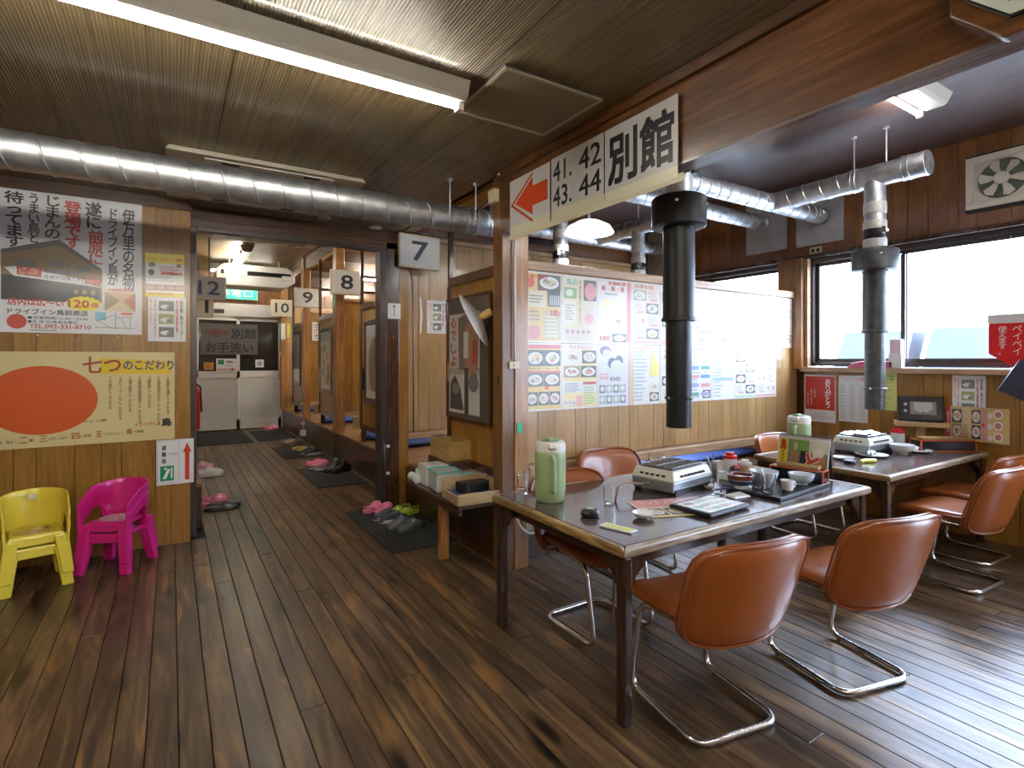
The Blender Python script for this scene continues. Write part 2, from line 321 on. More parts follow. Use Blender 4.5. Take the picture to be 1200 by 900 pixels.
class Sheet:
    """a printed sheet, w x h, local X right and Z up, printed face towards -Y"""
    def __init__(s, w, h, back=None, t=.002):
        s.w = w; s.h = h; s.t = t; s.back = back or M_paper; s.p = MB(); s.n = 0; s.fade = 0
    def poly(s, pts, col, L=1):
        s.n += 1; y = -s.t/2-.00025*L-.0000012*s.n
        if isinstance(col, tuple) and s.fade: col = tuple(round(c+(.8-c)*s.fade, 2) for c in col)  # window flare put into the print colours, mixed towards white
        s.p.add([(u*s.w-s.w/2, y, v*s.h-s.h/2) for u, v in pts], [tuple(range(len(pts)))], flat(col) if isinstance(col, tuple) else col); return s
    def rect(s, x0, y0, x1, y1, col, L=1): return s.poly([(x0,y0),(x1,y0),(x1,y1),(x0,y1)], col, L)
    def ell(s, cx, cy, rx, ry, col, L=2, n=18): return s.poly([(cx+rx*cos(2*pi*i/n), cy+ry*sin(2*pi*i/n)) for i in range(n)], col, L)
    def text(s, txt, x0, y0, x1, y1, col, bold=.015, L=4, sp=.95):
        vs, fs = glyphs(txt, bold, sp); s.n += 1; y = -s.t/2-.00025*L-.0000012*s.n
        cx = (x0+x1)/2; cy = (y0+y1)/2
        nv = len(vs)//4 if bold else len(vs)+1
        s.p.add([((cx+u*(x1-x0))*s.w-s.w/2, y-.000003*(i_//nv), (cy+v*(y1-y0))*s.h-s.h/2) for i_, (u, v) in enumerate(vs)], fs, flat(col)); return s
    def vtext(s, txt, *a, **k): return s.text('\n'.join(txt), *a, **k)
    def line(s, pts, wd, col, L=3):
        for a, b in zip(pts, pts[1:]):
            dx = (b[0]-a[0])*s.w; dy = (b[1]-a[1])*s.h; l = math.hypot(dx, dy) or 1; nx = -dy/l*wd/2/s.w; ny = dx/l*wd/2/s.h
            s.poly([(a[0]-nx,a[1]-ny),(b[0]-nx,b[1]-ny),(b[0]+nx,b[1]+ny),(a[0]+nx,a[1]+ny)], col, L)
        return s
    def food(s, x0, y0, x1, y1, rnd, dark=True, n=1):
        s.rect(x0, y0, x1, y1, rnd.choice([(.05,.045,.04),(.10,.07,.05),(.35,.28,.2)]) if dark else (.75,.70,.62), 2)
        for i in range(n):
            cx = x0+(x1-x0)*(i+.5)/n; cy = (y0+y1)/2; rx = (x1-x0)/n*.42; ry = (y1-y0)*.38
            s.ell(cx, cy, rx, ry, (.78,.78,.78), 3)
            s.ell(cx, cy, rx*.72, ry*.68, (.64,.60,.52), 3.5)
            base = rnd.choice([(.45,.12,.08),(.58,.30,.22),(.32,.16,.07),(.28,.34,.12),(.66,.50,.25)])
            for k in range(11):
                c = tuple(round(min(.8, v*q_), 1) for v, q_ in zip(base, [rnd.choice([.6, 1, 1.4])]*3)) if k < 9 else rnd.choice([(.2,.4,.1),(.7,.1,.05),(.75,.6,.2)])
                s.ell(cx+rnd.uniform(-.55,.55)*rx, cy+rnd.uniform(-.5,.5)*ry, rx*rnd.uniform(.08,.26), ry*rnd.uniform(.08,.26), c, 4+k*.1, 7)
        return s
    def lines(s, x0, y0, x1, y1, n, col=(.25,.25,.25), rnd=random):
        for i in range(n):
            y = y1-(y1-y0)*(i+.5)/n; s.rect(x0, y-(y1-y0)/n*.22, x0+(x1-x0)*rnd.uniform(.6, 1), y+(y1-y0)/n*.22, col, 3)
        return s
    def build(s, name, label, cat, loc, rot=(0,0,0), group=None, parent=None):
        o = MB().box(-s.w/2, -s.t/2, -s.h/2, s.w/2, s.t/2, s.h/2).build(name, s.back, parent, loc=loc, rot=rot)
        if cat: tag(o, label, cat, group)
        if s.p.v: s.p.build('print', parent=o, fix=False)
        return o
RX = (0, 0, R(-90))       # faces -X
# ================================================================ SETTING
CZ = 2.665; CR = 3.2; XW = 5.45; YF = 5.2
fl = struct('floor', box(-3.3, -2.6, -.06, 5.7, 12.5, -.016), mat('floor_underlay', (.01,.007,.005), .8))
pw = .104; PLK = {}
def floor_plank(x0, y0, y1):
    L_ = round(y1-y0, 2)
    if L_ not in PLK:
        me = bpy.data.meshes.new('plank'); w = (pw-.0026)/2; h = L_/2-.0012; b = .0022
        vs = [(-w,-h,-.016),(w,-h,-.016),(w,h,-.016),(-w,h,-.016),(-w,-h,-b),(w,-h,-b),(w,h,-b),(-w,h,-b),(-w+b,-h+b,0),(w-b,-h+b,0),(w-b,h-b,0),(-w+b,h-b,0)]
        me.from_pydata(vs, [], [(0,3,2,1),(0,1,5,4),(1,2,6,5),(2,3,7,6),(3,0,4,7),(4,5,9,8),(5,6,10,9),(6,7,11,10),(7,4,8,11),(8,9,10,11)])
        me.materials.append(M_floor); PLK[L_] = me
    o = bpy.data.objects.new('floor_plank', PLK[L_]); COL.objects.link(o); o.parent = fl; o.location = (x0+pw/2, (y0+y1)/2, 0)
rf = random.Random(3)
nrow = int((5.5+3.2)/pw)
for i in range(nrow+1):
    x = -3.2+i*pw
    if x < .15: y = 4.95
    elif x < 1.97: y = 12.35
    else: y = 3.2
    if x > 1.93: lo = -2.5
    elif x < -1.4: lo = .5
    else: lo = -2.5
    if x < -1.4:
        floor_plank(x, -2.5, y); continue
    cur = lo; nxt = -2.5+rf.choice([1.2, 2.0, 2.8, 3.6])
    while cur < y-.05:
        e = min(y, nxt)
        if y-e < .5: e = y
        floor_plank(x, cur, e); cur = e; nxt = e+rf.choice([3.2, 3.6, 4.0])

# ceilings
struct('ceiling', box(-3.3, -2.6, CZ, 1.9, 5.22, CZ+.08), M_ceil)
tr = MB()
for x in (-1.62, -.70, .22, 1.14): tr.box(x-.002, -2.6, CZ-.0015, x+.002, 3.6, CZ+.002)
struct('trim_1', tr, mat('ceiling_joint', (.03,.02,.01), .6))
struct('ceiling_dining_bay', box(1.9, -2.6, CR, 5.7, 12.5, CR+.08), M_ceilR)
struct('ceiling_corridor', box(-.9, 5.22, CR, 1.9, 12.5, CR+.08), M_ceilC)
# walls nobody sees, closing the room
mwp = mat('plain_wall_brown', (.30,.17,.07), .5)
struct('wall_near', box(-3.3, -2.7, -.02, 5.7, -2.6, 3.3), mwp)
struct('wall_side', box(-3.4, -2.7, -.02, -3.3, 5.3, 3.3), mwp)
struct('wall_corridor_side', box(-.3, 5.2, -.02, -.2, 12.5, 3.3), mwp)

# ---- left wall carrying the posters
wl = struct('wall_left', box(-3.3, 4.94, 0, .13, 5.2, CZ), M_darkx)
planks(wl, M_panel, 'X', -3.29, .13, 0, 2.585, 4.92, .02, k=2)
struct('trim_2', box(-3.29, 4.895, 2.585, .13, 4.94, CZ-.001), M_darkx)

# ---- door frame to the corridor
struct('wall_header', box(.13, 5.06, 2.56, 2.05, 5.2, CZ+.6), M_darkx)
df = thing('door_frame', 'dark wooden frame with black metal rails around the corridor opening', 'door frame', (1, 5.1, 0)); df['kind'] = 'structure'
box(-.87, -.07, 2.49, 1.0, .09, 2.555).build('frame_head', M_darkx, df, bevel=.004)
box(-.82, -.085, 2.46, .74, -.02, 2.50).build('head_rail', M_darkalu, df, bevel=.003)
box(-.87, -.07, 0, -.825, .06, 2.49).build('jamb', M_darkalu, df, bevel=.004)
box(.68, -.10, 0, .74, .05, 2.47).build('jamb', M_darkalu, df, bevel=.004)
box(.745, -.07, 0, .88, .09, 2.56).build('frame_post', M_darkpost, df, bevel=.006)
h = MB().tube([(.70,-.105,.28),(.70,-.14,.30),(.70,-.14,.62),(.70,-.105,.64)], .011); h.build('door_handle', M_darkalu, df, smooth=True)
box(.745, -.085, .32, .78, -.07, .345).box(.745, -.085, .58, .78, -.07, .605).build('bracket', M_white, df)
# small sheet with a drawn stick on the post is built with the papers

# ---- golden post + booth seven
PX = 1.96
pst = struct('trim_3', box(1.89, 5.06, .0, 1.985, YF, CZ+.5), M_panel)
# corner column where the menu partition meets booth seven
cl_ = struct('pillar_corner', box(1.965, 3.07, 0, 2.075, 3.18, CR), M_post, bevel=.003)
struct('pillar_corner_dark', box(1.87, 3.08, 0, 1.963, 3.20, CZ-.002), wood('brown_post', (.12,.05,.015),(.20,.09,.028),(.30,.15,.05),'Z',.3,.4,.8,stain=.5,rnd=.1), bevel=.003)

# ---- dividers with hanging boards (bottom .65), booths along X >= 2
def divider(name, y, m=M_panelL, x0=2.0, z1=2.69):
    w = struct(name, box(x0, y+.02, .66, XW, y+.05, z1), M_panelL)
    planks(w, m, 'X', x0, XW, .70, z1-.05, y, .02, k=1)
    piece('bottom_rail', w, M_railx, x0, y-.02, .62, XW, y+.055, .68)
    piece('top_rail', w, M_railx, x0, y-.02, z1-.04, XW, y+.055, z1)
    return w
wf = divider('wall_far', YF)
struct('wall_far_upper', box(2.0, YF+.02, 2.69, XW, YF+.05, CR), M_panelB)
uw = thing('window_4', 'dark transom window with a brown frame high on the far wall', 'window', (3.0, YF, 2.95)); uw['kind'] = 'structure'
box(-.95, -.03, -.22, .95, .02, -.18).box(-.95, -.03, .18, .95, .02, .22).box(-.95, -.03, -.18, -.91, .02, .18).box(.91, -.03, -.18, .95, .02, .18).box(-.02,-.03,-.18,.02,.02,.18).build('window_frame', M_beam, uw)
box(-.91, 0, -.18, .91, .015, .18).build('pane', mat('dark_purple_glass', (.045,.03,.035), .15), uw)

# ---- partition with the menus (Y 3.13)
wp = struct('partition', box(2.075, 3.15, .68, XW, 3.175, 2.08), M_panelL)
planks(wp, M_panelL, 'X', 2.075, XW, .70, 2.06, 3.13, .02, k=4, ws=[.19,.12,.10,.17,.12,.15,.19,.10,.14])
rail = box(2.075, 3.10, 2.05, XW, 3.20, 2.115).build('top_rail', M_railx, wp, bevel=.006)
rail = box(2.075, 3.06, .62, XW, 3.20, .69).build('bottom_rail', M_railx, wp, bevel=.006)
# ---- raised platforms
def platform(name, x0, x1, y0, y1, z, face):
    o = struct(name, box(x0, y0, 0, x1, y1, z-.03), M_step)
    box(x0-.015, y0, z-.03, x1, y1, z).build('platform_top', M_ledge, o, bevel=.004)
    return o
platform('platform_booth_seven', 2.0, XW, 3.2, 12.3, .40, 0)
struct('platform_step_face', box(1.955, 3.2, 0, 1.999, 5.06, .37), M_step)
platform('platform_corridor', 1.99, 2.0, 5.2, 12.3, .40, 0)
platform('platform_corridor_side', -.2, .22, 5.25, 12.2, .38, 0)

# ---- sliding doors of the booths: hang in plane X~1.97 from rail (2.06) to (.64)
def booth_front(y0, ym, y1, first=False):
    """posts y0 (near) .. y1 (far); door leaf from y0 to ym; opening from ym to y1"""
    s_ = struct('wall_booth_front', box(1.96, y0, 2.03, 2.01, ym, 2.10), M_darkpost)
    piece('lintel', s_, M_panel if first else M_darkpost, 1.955, y0, CZ-.085 if first else 2.98, 2.01, 4.3 if first else y1, CZ-.0 if first else 3.12)
    if first:
        piece('lintel_board', s_, M_panel, 1.965, y0, CZ-.0, 2.0, y1, CR)
    else:
        piece('lintel_board', s_, M_panelB, 1.965, y0, 3.12, 2.0, y1, CR)
    piece('stile', s_, M_darkpost, 1.965, ym-.03, .60, 2.005, ym+.03, 2.03)
    piece('mullion', s_, M_darkpost, 1.965, ym-.015, 2.10, 2.005, ym+.015, CZ-.1 if first else 2.98)
    piece('bottom_rail', s_, M_darkpost, 1.96, y0, .58, 2.01, ym, .64)
    return s_
booth_front(3.20, 4.10, 5.06, True)
dl = thing('door_7', 'yellow wooden sliding door panel beside the corner pillar', 'sliding door', (1.97, 3.65, .64)); dl['kind'] = 'structure'
for i in range(4): piece('door_board', dl, M_panel, 0.005, -.45+i*.2175, 0, .03, -.45+(i+1)*.2175-.003, 1.39)
box(-.012, .34, .52, .01, .40, .80).build('latch', M_blackp, dl, bevel=.004)
box(-.03, .40, .60, -.01, .43, .76).build('door_handle', M_chrome, dl, bevel=.004)
for (y0, ym, y1) in ((5.3, 6.6, 7.62), (7.82, 8.8, 9.80), (9.98, 11.0, 12.0)):
    booth_front(y0, ym, y1)
    d = thing('door_%d' % {5.3: 8, 7.82: 9, 9.98: 10}[y0], 'yellow sliding door panel of a corridor booth, ' + {5.3: 'nearest behind the door frame', 7.82: 'second along the corridor', 9.98: 'farthest, by the end door'}[y0], 'sliding door', (1.975, (y0+ym)/2, .64)); d['kind'] = 'structure'
    n = 4; w = (ym-y0-.02)/n
    for i in range(n): piece('door_board', d, M_panel, .005, -(ym-y0)/2+.01+i*w, 0, .03, -(ym-y0)/2+.01+(i+1)*w-.003, 1.39)
    box(-.03, (ym-y0)/2-.16, .42, -.0, (ym-y0)/2-.11, .68).build('door_handle', M_blackp, d, bevel=.004)
for n_, (y, m_) in enumerate(((7.62, M_post), (9.80, M_post), (12.0, M_post))):
    struct('pillar_corridor', box(1.93, y, .40, 2.05, y+.18, CR), m_, bevel=.006)
    if n_ < 2:
        w = divider('wall_divider_%d' % (n_+1), y+.2, M_panel, 2.06, 2.3)
    struct('beam_corridor', box(2.05, y+.05, 2.98, XW, y+.15, CR), M_darkx)
struct('pillar_frame', box(1.95, 5.2, .40, 2.04, 5.3, CR), M_darkpost)
# end wall
we = struct('wall_end', box(-.3, 12.34, 2.55, 5.6, 12.45, CR), M_darkx)
planks(we, M_panelB, 'X', -.2, XW, 2.56, CR, 12.32, .02)
struct('wall_end_booth', box(2.05, 12.3, .4, XW, 12.4, 2.55), M_panelL)
struct('wall_end_side', box(-.3, 12.3, 0, .36, 12.4, 2.55), M_panelB)
de = thing('door_1', 'white aluminium double sliding door with dark glass at the corridor end', 'door', (1.2, 12.2, 0)); de['kind'] = 'structure'
e = MB(); e.box(-.86, 0, 2.30, .83, .12, 2.56); e.build('frame_head', M_whitealu, de, bevel=.004)
box(-.86, 0, 0, -.80, .12, 2.30).build('frame_post', M_whitealu, de); box(.77, 0, 0, .83, .12, 2.30).build('frame_post', M_whitealu, de)
box(-.62, -.015, 2.36, -.30, 0, 2.44).build('closer_box', M_darkalu, de, bevel=.004)
for (x0, x1, y) in ((-.80, -.02, .03), (-.07, .77, .06)):
    lf = box(x0, y, .02, x0+.055, y+.035, 2.30).box(x1-.055, y, .02, x1, y+.035, 2.30).box(x0, y, 2.22, x1, y+.035, 2.30).box(x0, y, 1.06, x1, y+.035, 1.20).box(x0, y, .02, x1, y+.035, .22).build('door_leaf', M_white, de)
    box(x0+.05, y+.012, 1.2, x1-.05, y+.024, 2.22).build('glass', M_cardw, lf)
    box(x0+.05, y+.012, .22, x1-.05, y+.024, 1.06).build('lower_panel', mat('pale_panel', (.60,.60,.57), .4), lf)
struct('end_light_block', box(-.3, 12.46, -.06, 5.7, 12.56, 3.3), mwp)  # unseen block that stops sky light leaking under the end door
# ---- dining bay right wall with windows (X = 5.45)
WT = 2.44; WB = 1.36
wr = struct('wall_right', box(5.50, -.30, 0, 5.62, 12.5, WB-.04).box(5.50, -2.6, WT+.02, 5.62, 12.5, CR+.02)
            .box(5.50, 3.02, WB-.04, 5.62, 3.30, WT+.02).box(5.50, 5.0, WB-.04, 5.62, 12.5, WT+.02)
            .box(5.50, -.62, 0, 5.62, -.30, WT+.02).box(5.50, -2.6, 0, 5.62, -2.45, WT+.02), M_darkx)
planks(wr, M_panelL if 0 else M_panel, 'Y', -.30, 3.06, 0, WB-.05, XW, .05, k=1)
planks(wr, M_panelL, 'Y', 3.2, 12.3, .4, WB-.05, XW, .05, k=1)
planks(wr, M_panelB, 'Y', -.6, 5.2, WT+.03, CR, XW, .05, k=3)
planks(wr, M_panelB, 'Y', 5.2, 12.3, WB, CR, XW, .05, k=3, ws=[.3,.24])
struct('trim_4', box(5.38, -.3, WB-.055, 5.50, 3.06, WB-.01).box(5.40, 3.2, WB-.055, 5.50, 5.2, WB-.01), wood('sill_wood', (.34,.20,.10),(.46,.30,.17),(.58,.42,.26),'Y',.4,.2,.8), bevel=.004)
struct('trim_5', box(5.415, -.6, WT, 5.52, 5.2, WT+.04), M_darkpost, bevel=.003)
struct('pillar_window', box(5.36, 3.03, 1.33, 5.46, 3.28, WT+.01), M_post, bevel=.004)
struct('trim_6', box(5.41, 2.995, WB-.01, 5.50, 3.028, WT), M_railx)
def window(name, label, y0, y1, mull):
    w = thing(name, label, 'window', (5.47, 0, 0)); w['kind'] = 'structure'
    MB().box(0, y0, WB, .09, y1, WB+.035).box(0, y0, WT-.045, .09, y1, WT).box(0, y0, WB, .09, y0+.03, WT).box(0, y1-.03, WB, .09, y1, WT).build('window_frame', M_darkalu, w, bevel=.003)
    ed = [y0+.03]+mull+[y1-.03]
    for i in range(len(ed)-1):
        a, b = ed[i]-(.02 if i else 0), ed[i+1]+(.02 if i < len(ed)-2 else 0); x = .02 if i % 2 else .05
        s_ = MB().box(x, a, WB+.03, x+.025, b, WB+.075).box(x, a, WT-.08, x+.025, b, WT-.04).box(x, a, WB+.05, x+.025, a+.035, WT-.05).box(x, b-.035, WB+.05, x+.025, b, WT-.05).build('sash', M_darkalu, w, bevel=.002)
        box(x+.010, a+.03, WB+.07, x+.014, b-.03, WT-.07).build('pane', M_pane, s_)
    return w
w1 = window('window_1', 'long sliding window with bronze frame over the near dining table', -.30, 3.0, [.95, 2.19])
box(-.01, 2.165, 1.78, .02, 2.20, 1.86).build('latch', M_darkalu, w1, bevel=.004)
window('window_2', 'sliding window behind the menu partition', 3.30, 5.0, [4.25])
dg_ = thing('door_2', 'glass entrance door in a dark frame, outside the picture', 'door', (5.5, 0, 0)); dg_['kind'] = 'structure'
MB().box(0, -2.45, 0, .06, -2.39, WT).box(0, -.68, 0, .06, -.62, WT).box(0, -1.57, 0, .06, -1.51, WT).box(0, -2.45, WT-.06, .06, -.62, WT).box(0, -2.45, 0, .06, -.62, .12).build('door_frame', M_darkalu, dg_)
box(.02, -2.40, .1, .025, -.66, WT-.05).build('pane', M_pane, dg_)
# ---- beam between the two ceilings
bmn = struct('beam', box(1.855, -2.6, 2.27, 1.955, 3.08, CR), M_beam, bevel=.004)
piece('sheen_board', bmn, M_undersheen, 1.853, -2.6, 2.262, 1.957, 3.07, 2.272)  # thin added board that carries the painted sheen
struct('trim_7', box(1.83, -2.6, CZ-.05, 1.855, 3.1, CZ-.001), M_beam)
struct('wall_bay_infill', box(1.87, 3.2, CZ+.0, 1.96, 5.2, CR), M_panelB)
# ---- outside
struct('ground', box(5.7, -30, -.25, 60, 60, -.05), mat('pale_concrete', (.55,.55,.53), .9))
def van(loc, rz, label):
    t = thing('parked_van', label, 'car', loc, rz, 'vans parked outside the window'); t.scale = (1.12, .98, 1.2)
    m = mat('van_white', (.75,.76,.78), .3, coat=.5); bl = mat('van_glass', (.045,.055,.068), .35, spec=.2)
    MB().prism([(-1.9,.35),(1.95,.35),(2.0,.85),(1.45,1.05),(1.0,1.85),(-1.85,1.88),(-1.95,1.0)], -.8, .8, 'XZ').build('body', m, t, bevel=.06)
    MB().prism([(1.38,1.1),(1.02,1.75),(-.1,1.78),(-.1,1.1)], -.815, .815, 'XZ').build('side_glass', bl, t)
    MB().hexa([(1.40,-.7,1.1),(1.46,-.7,1.08),(1.46,.7,1.08),(1.40,.7,1.1)], [(1.03,-.65,1.76),(1.09,-.65,1.78),(1.09,.65,1.78),(1.03,.65,1.76)]).build('windscreen', bl, t)
    for x in (-1.25, 1.25):
        for y in (-.72, .72): MB().lathe([(.1,-.09),(.31,-.09),(.33,-.05),(.33,.05),(.31,.09),(.1,.09)], (x, y, .33), 20, axis='Y').build('wheel', M_blackp, t, smooth=True)
    return t
van((15.2, 6.15, -.05), R(178), 'white van parked outside, seen through the left of the long window')
van((14.8, 4.25, -.05), R(181), 'white van parked outside, seen through the right of the long window')
def bush(x, y, z, r, label, seed):
    rr = random.Random(seed); m = MB()
    for i in range(1400):
        a = rr.uniform(0, 2*pi); t = math.acos(rr.uniform(-.3, 1)); q = r*rr.uniform(.75, 1.05)
        p = Vector((q*sin(t)*cos(a), q*sin(t)*sin(a)*1.2, q*cos(t)*.9)); d = Vector((rr.uniform(-1,1), rr.uniform(-1,1), rr.uniform(-1,1))).normalized()*.11; e_ = d.orthogonal().normalized()*.05
        m.add([p-d, p+e_, p+d, p-e_], [(0,1,2,3)])
    o = m.build('shrub', mat('pale_leaves', (.18,.26,.10), .6), loc=(x, y, z), fix=False)
    MB().cyl((0,0,-z-.1), (0,0,.5), .07, 8).build('stem', M_darkpost, o)
    return tag(o, label, 'shrub')
bush(21.5, 12.0, 1.4, 1.9, 'leafy shrub outside beyond the farther van', 1); bush(20, 18.5, 1.6, 2.2, 'big leafy shrub outside behind the menu partition window', 2); bush(22, 4.4, 1.5, 2.0, 'leafy shrub outside between the two vans', 4)
# ================================================================ DUCTS AND HOODS
def spiral(name, parent, p0, L_, r, axis='X', pitch=.13, m=M_galv, seam=.0045, n=32, off=0):
    """spiral-seam duct along +axis from p0"""
    vs = []; fs = []; prof = [(0,0),(.004,seam),(.010,seam),(.014,0),(pitch*.5,0)]
    ks = []; k = -1
    while k*pitch < L_: ks += [(k*pitch+a, h) for a, h in prof]; k += 1
    rows = [(a, h) for a, h in ks]
    for a, h in rows:
        for i in range(n):
            t = 2*pi*i/n; u = a+off+pitch*i/n; u = min(max(u, 0), L_)
            c_, s_ = (r+h)*cos(t), (r+h)*sin(t)
            vs.append({'X': (u, c_, s_), 'Y': (s_, u, c_), 'Z': (c_, s_, u)}[axis])
    T = len(prof)
    for j in range(len(rows)-1):
        for i in range(n):
            if i < n-1: fs.append((j*n+i, j*n+i+1, (j+1)*n+i+1, (j+1)*n+i))
            elif j+1+T < len(rows): fs.append((j*n+i, (j+T)*n, (j+1+T)*n, (j+1)*n+i))
    m_ = MB(); m_.add([(v[0]+p0[0], v[1]+p0[1], v[2]+p0[2]) for v in vs], fs)
    return m_.build(name, m, parent, smooth=True)
def collar(parent, c, r, axis, w=.04, m=M_galv, name='clamp_band'):
    return MB().lathe([(r+.002,-w/2),(r+.008,-w/2+.004),(r+.008,w/2-.004),(r+.002,w/2)], c, 32, axis=axis, cap=False).build(name, m, parent, smooth=True)
MY, MZ = 3.46, 2.425
md = thing('spiral_duct', 'thick galvanised spiral duct hung under the ribbed ceiling along the left side', 'duct', (0, MY, MZ))
spiral('duct_tube', md, (-3.25, 0, 0), 5.38, .093, pitch=.155)
MB().tube([(2.12+.2*sin(a), 0, .2-.2*cos(a)) for a in [i*pi/16 for i in range(9)]]+[(2.32, 0, .35)], .09, 24).build('elbow', M_galv, md, smooth=True)
for x in (1.78, 1.86): collar(md, (x, 0, 0), .094, 'X', .03)
for x, z in ((1.82, .13), (1.62, .15)):
    MB().cyl((x, -.10, -.02), (x, -.10, CZ-MZ-.005), .006, 8).cyl((x, -.10, .0), (x, -.06, .0), .006, 8).lathe([(.02,-.012),(.02,0)], (x, -.10, CZ-MZ), 12).build('hanger_rod', M_galv, md)
def plate_duct(y, z, x0, label, plabel, py0, py1, pz0, pz1, r=.074):
    d = thing('spiral_duct', label, 'duct', (0, y, z), 0, 'ducts running out through the window wall')
    spiral('duct_tube', d, (x0, 0, 0), XW-x0-.02, r, pitch=.13, off=.03)
    collar(d, (XW-.16, 0, 0), r, 'X', .05)
    p = box(XW-.012, py0, pz0, XW-.002, py1, pz1).build('metal_plate', M_galvplate, bevel=.001)
    tag(p, plabel, 'plate', 'metal plates closing the duct holes')
    for a, b in ((py0+.02, pz0+.02), (py1-.02, pz0+.02), (py0+.02, pz1-.02), (py1-.02, pz1-.02)): MB().sphere((XW-.014, a, b), .006, 8, 6).build('screw', M_chrome, p)
    return d
dA = plate_duct(2.87, 2.84, 2.25, 'galvanised spiral duct leading to the nearer metal plate by the fan side', 'bare metal plate where the nearer thin duct leaves, toward the fan', 2.67, 3.13, 2.575, 3.05)
dB = plate_duct(3.50, 2.905, 2.45, 'galvanised spiral duct leading to the middle metal plate', 'bare metal plate where the middle thin duct leaves', 3.23, 3.70, 2.585, 3.13)
dC = plate_duct(4.96, 2.87, 2.2, 'galvanised spiral duct along the far wall, behind the pendant lamp', 'bare metal plate in the far corner, mostly behind the hanging hood', 4.72, 5.18, 2.45, 3.12)
MB().lathe([(.0,-.001),(.074,0),(.078,.01),(.078,.05)], (2.28, 0, 0), 28, axis='X').build('joint', M_galv, dB, smooth=True)
def branch(x, y0, y1, z, ty, label, r=.084, rods=()):
    b = thing('branch_duct', label, 'duct', (x, 0, z), 0, 'branch ducts with a dropping tee')
    spiral('duct_tube', b, (0, ty+.13, 0), y0-ty-.13, r, 'Y', pitch=.14)
    MB().lathe([(r+.004, y1), (r+.004, y1+.10), (r, y1+.105), (r, ty+.14)], (0,0,0), 32, axis='Y').build('tee', M_galv, b, smooth=True)
    MB().lathe([(0, y1-.004), (r+.003, y1-.004), (r+.007, y1), (r+.007, y1+.02)], (0,0,0), 32, axis='Y', cap=False).build('end_cap', M_galv, b, smooth=True)
    for q in (y1+.11, y1+.15, ty+.12, ty+.15): collar(b, (0, q, 0), r, 'Y', .025)
    MB().lathe([(r-.012, -.30), (r-.012, -.05), (r-.008, 0)], (0, ty, 0), 28).build('tee_drop', M_galv, b, smooth=True)
    for q in rods:
        MB().cyl((0, q, r), (0, q, CR-z-.004), .006, 8).lathe([(.022,-.012),(.022,0)], (0, q, CR-z), 12).build('hanger_rod', M_galv, b)
    return b
branch(4.61, 2.87, 1.68, 2.845, 2.03, 'galvanised branch duct with end cap above the table by the window', rods=(2.18, 1.95))
branch(2.34, 2.87, 1.80, 2.84, 2.0, 'branch duct hidden above the beam sign feeding the black hood', rods=(2.3,))
branch(4.36, 4.93, 3.95, 2.89, 4.29, 'galvanised branch duct behind the pendant lamp', rods=(4.29,))
branch(3.24, 4.93, 3.95, 2.89, 4.23, 'branch duct above the first taped pipe behind the sign', rods=(4.4,))
def hood(x, y, label, zc=2.31, big=True, top=2.56, zb=1.05, rc=.145, tilt=0, tm=M_tape, cm=M_black, pm=M_black):
    h_ = thing('extractor_hood', label, 'extractor hood', (x, y, 0), 0, 'black pipe hoods over the grills')
    MB().lathe([(.072, zc-.01), (.072, top+.02)], n=28, cap=False).build('riser_pipe', M_galv, h_, smooth=True)
    def band(z0, z1, m, r=.077): MB().lathe([(r-.004,z0),(r,z0+.004),(r+.001,(z0+z1)/2),(r,z1-.004),(r-.004,z1)], n=28, cap=False).build('tape_band', m, h_, smooth=True)
    if tm is M_tape:
        band(zc+.27, zc+.36, tm); band(zc+.0, zc+.075, tm, .079); band(zc+.15, zc+.215, tm, .079)
        MB().lathe([(.077, zc+.075), (.079, zc+.08), (.079, zc+.145), (.077, zc+.15)], n=28, cap=False).build('damper_ring', M_blackp, h_, smooth=True)
        MB().cyl((-.05,-.07, zc+.11), (-.085,-.115, zc+.115), .016, 10).box(-.125,-.12, zc+.09, -.10,-.10, zc+.14).tube([(-.08,-.11,zc+.11),(-.10,-.12,zc+.07),(-.12,-.13,zc+.06)], .006, 6).build('damper_handle', M_chrome, h_, smooth=True)
    else:
        band(zc+.0, zc+.10, tm, .07)
        box(.02, -.09, zc+.11, .06, -.05, zc+.17).build('bracket', M_blackp, h_)
    if not big:
        MB().lathe([(.075, zc-.012), (.155, zc-.012), (.16, zc), (.075, zc+.004)], n=32).build('top_disc', M_black, h_, smooth=True)
    else:
        MB().lathe([(.08, zc-.17), (rc-.02, zc-.175), (rc, zc-.165), (rc, zc-.02), (rc-.005, zc-.012), (.07, zc-.005)], n=40, cap=False).build('hood_collar', cm, h_, smooth=True)
        MB().lathe([(rc-.02, zc-.015), (rc-.005, zc-.014), (rc-.03, zc), (.07, zc+.003)], n=40, cap=False).build('collar_lid', M_blackp, h_, smooth=True)
        for a in (-2.5, -1.2, -.4): MB().sphere((rc*cos(a), rc*sin(a), zc-.055), .011, 8, 6).build('wing_bolt', M_chrome, h_)
    zm = 1.64; s = zc-.165
    if big:
        q = MB().lathe([(.084, s), (.085, zm+.01), (.091, zm+.008), (.091, zm-.008), (.084, zm-.01)], n=32, cap=False).build('outer_pipe', pm, h_, smooth=True)
        MB().lathe([(.069, zm+.02), (.068, zb+.17), (.074, zb+.165), (.074, zb+.152), (.067, zb+.15), (.067, zb), (.062, zb), (.062, zm+.02)], n=32, cap=False).build('inner_pipe', pm, h_, smooth=True)
        for a in (pi, 0, -1.5): MB().sphere((.074*cos(a), .074*sin(a), zb+.16), .008, 8, 6).build('set_screw', M_chrome, h_)
    else:
        MB().lathe([(.084, zc-.01), (.084, zm), (.069, zm), (.068, zb+.3)], n=24, cap=False).build('outer_pipe', pm, h_, smooth=True)
    return h_
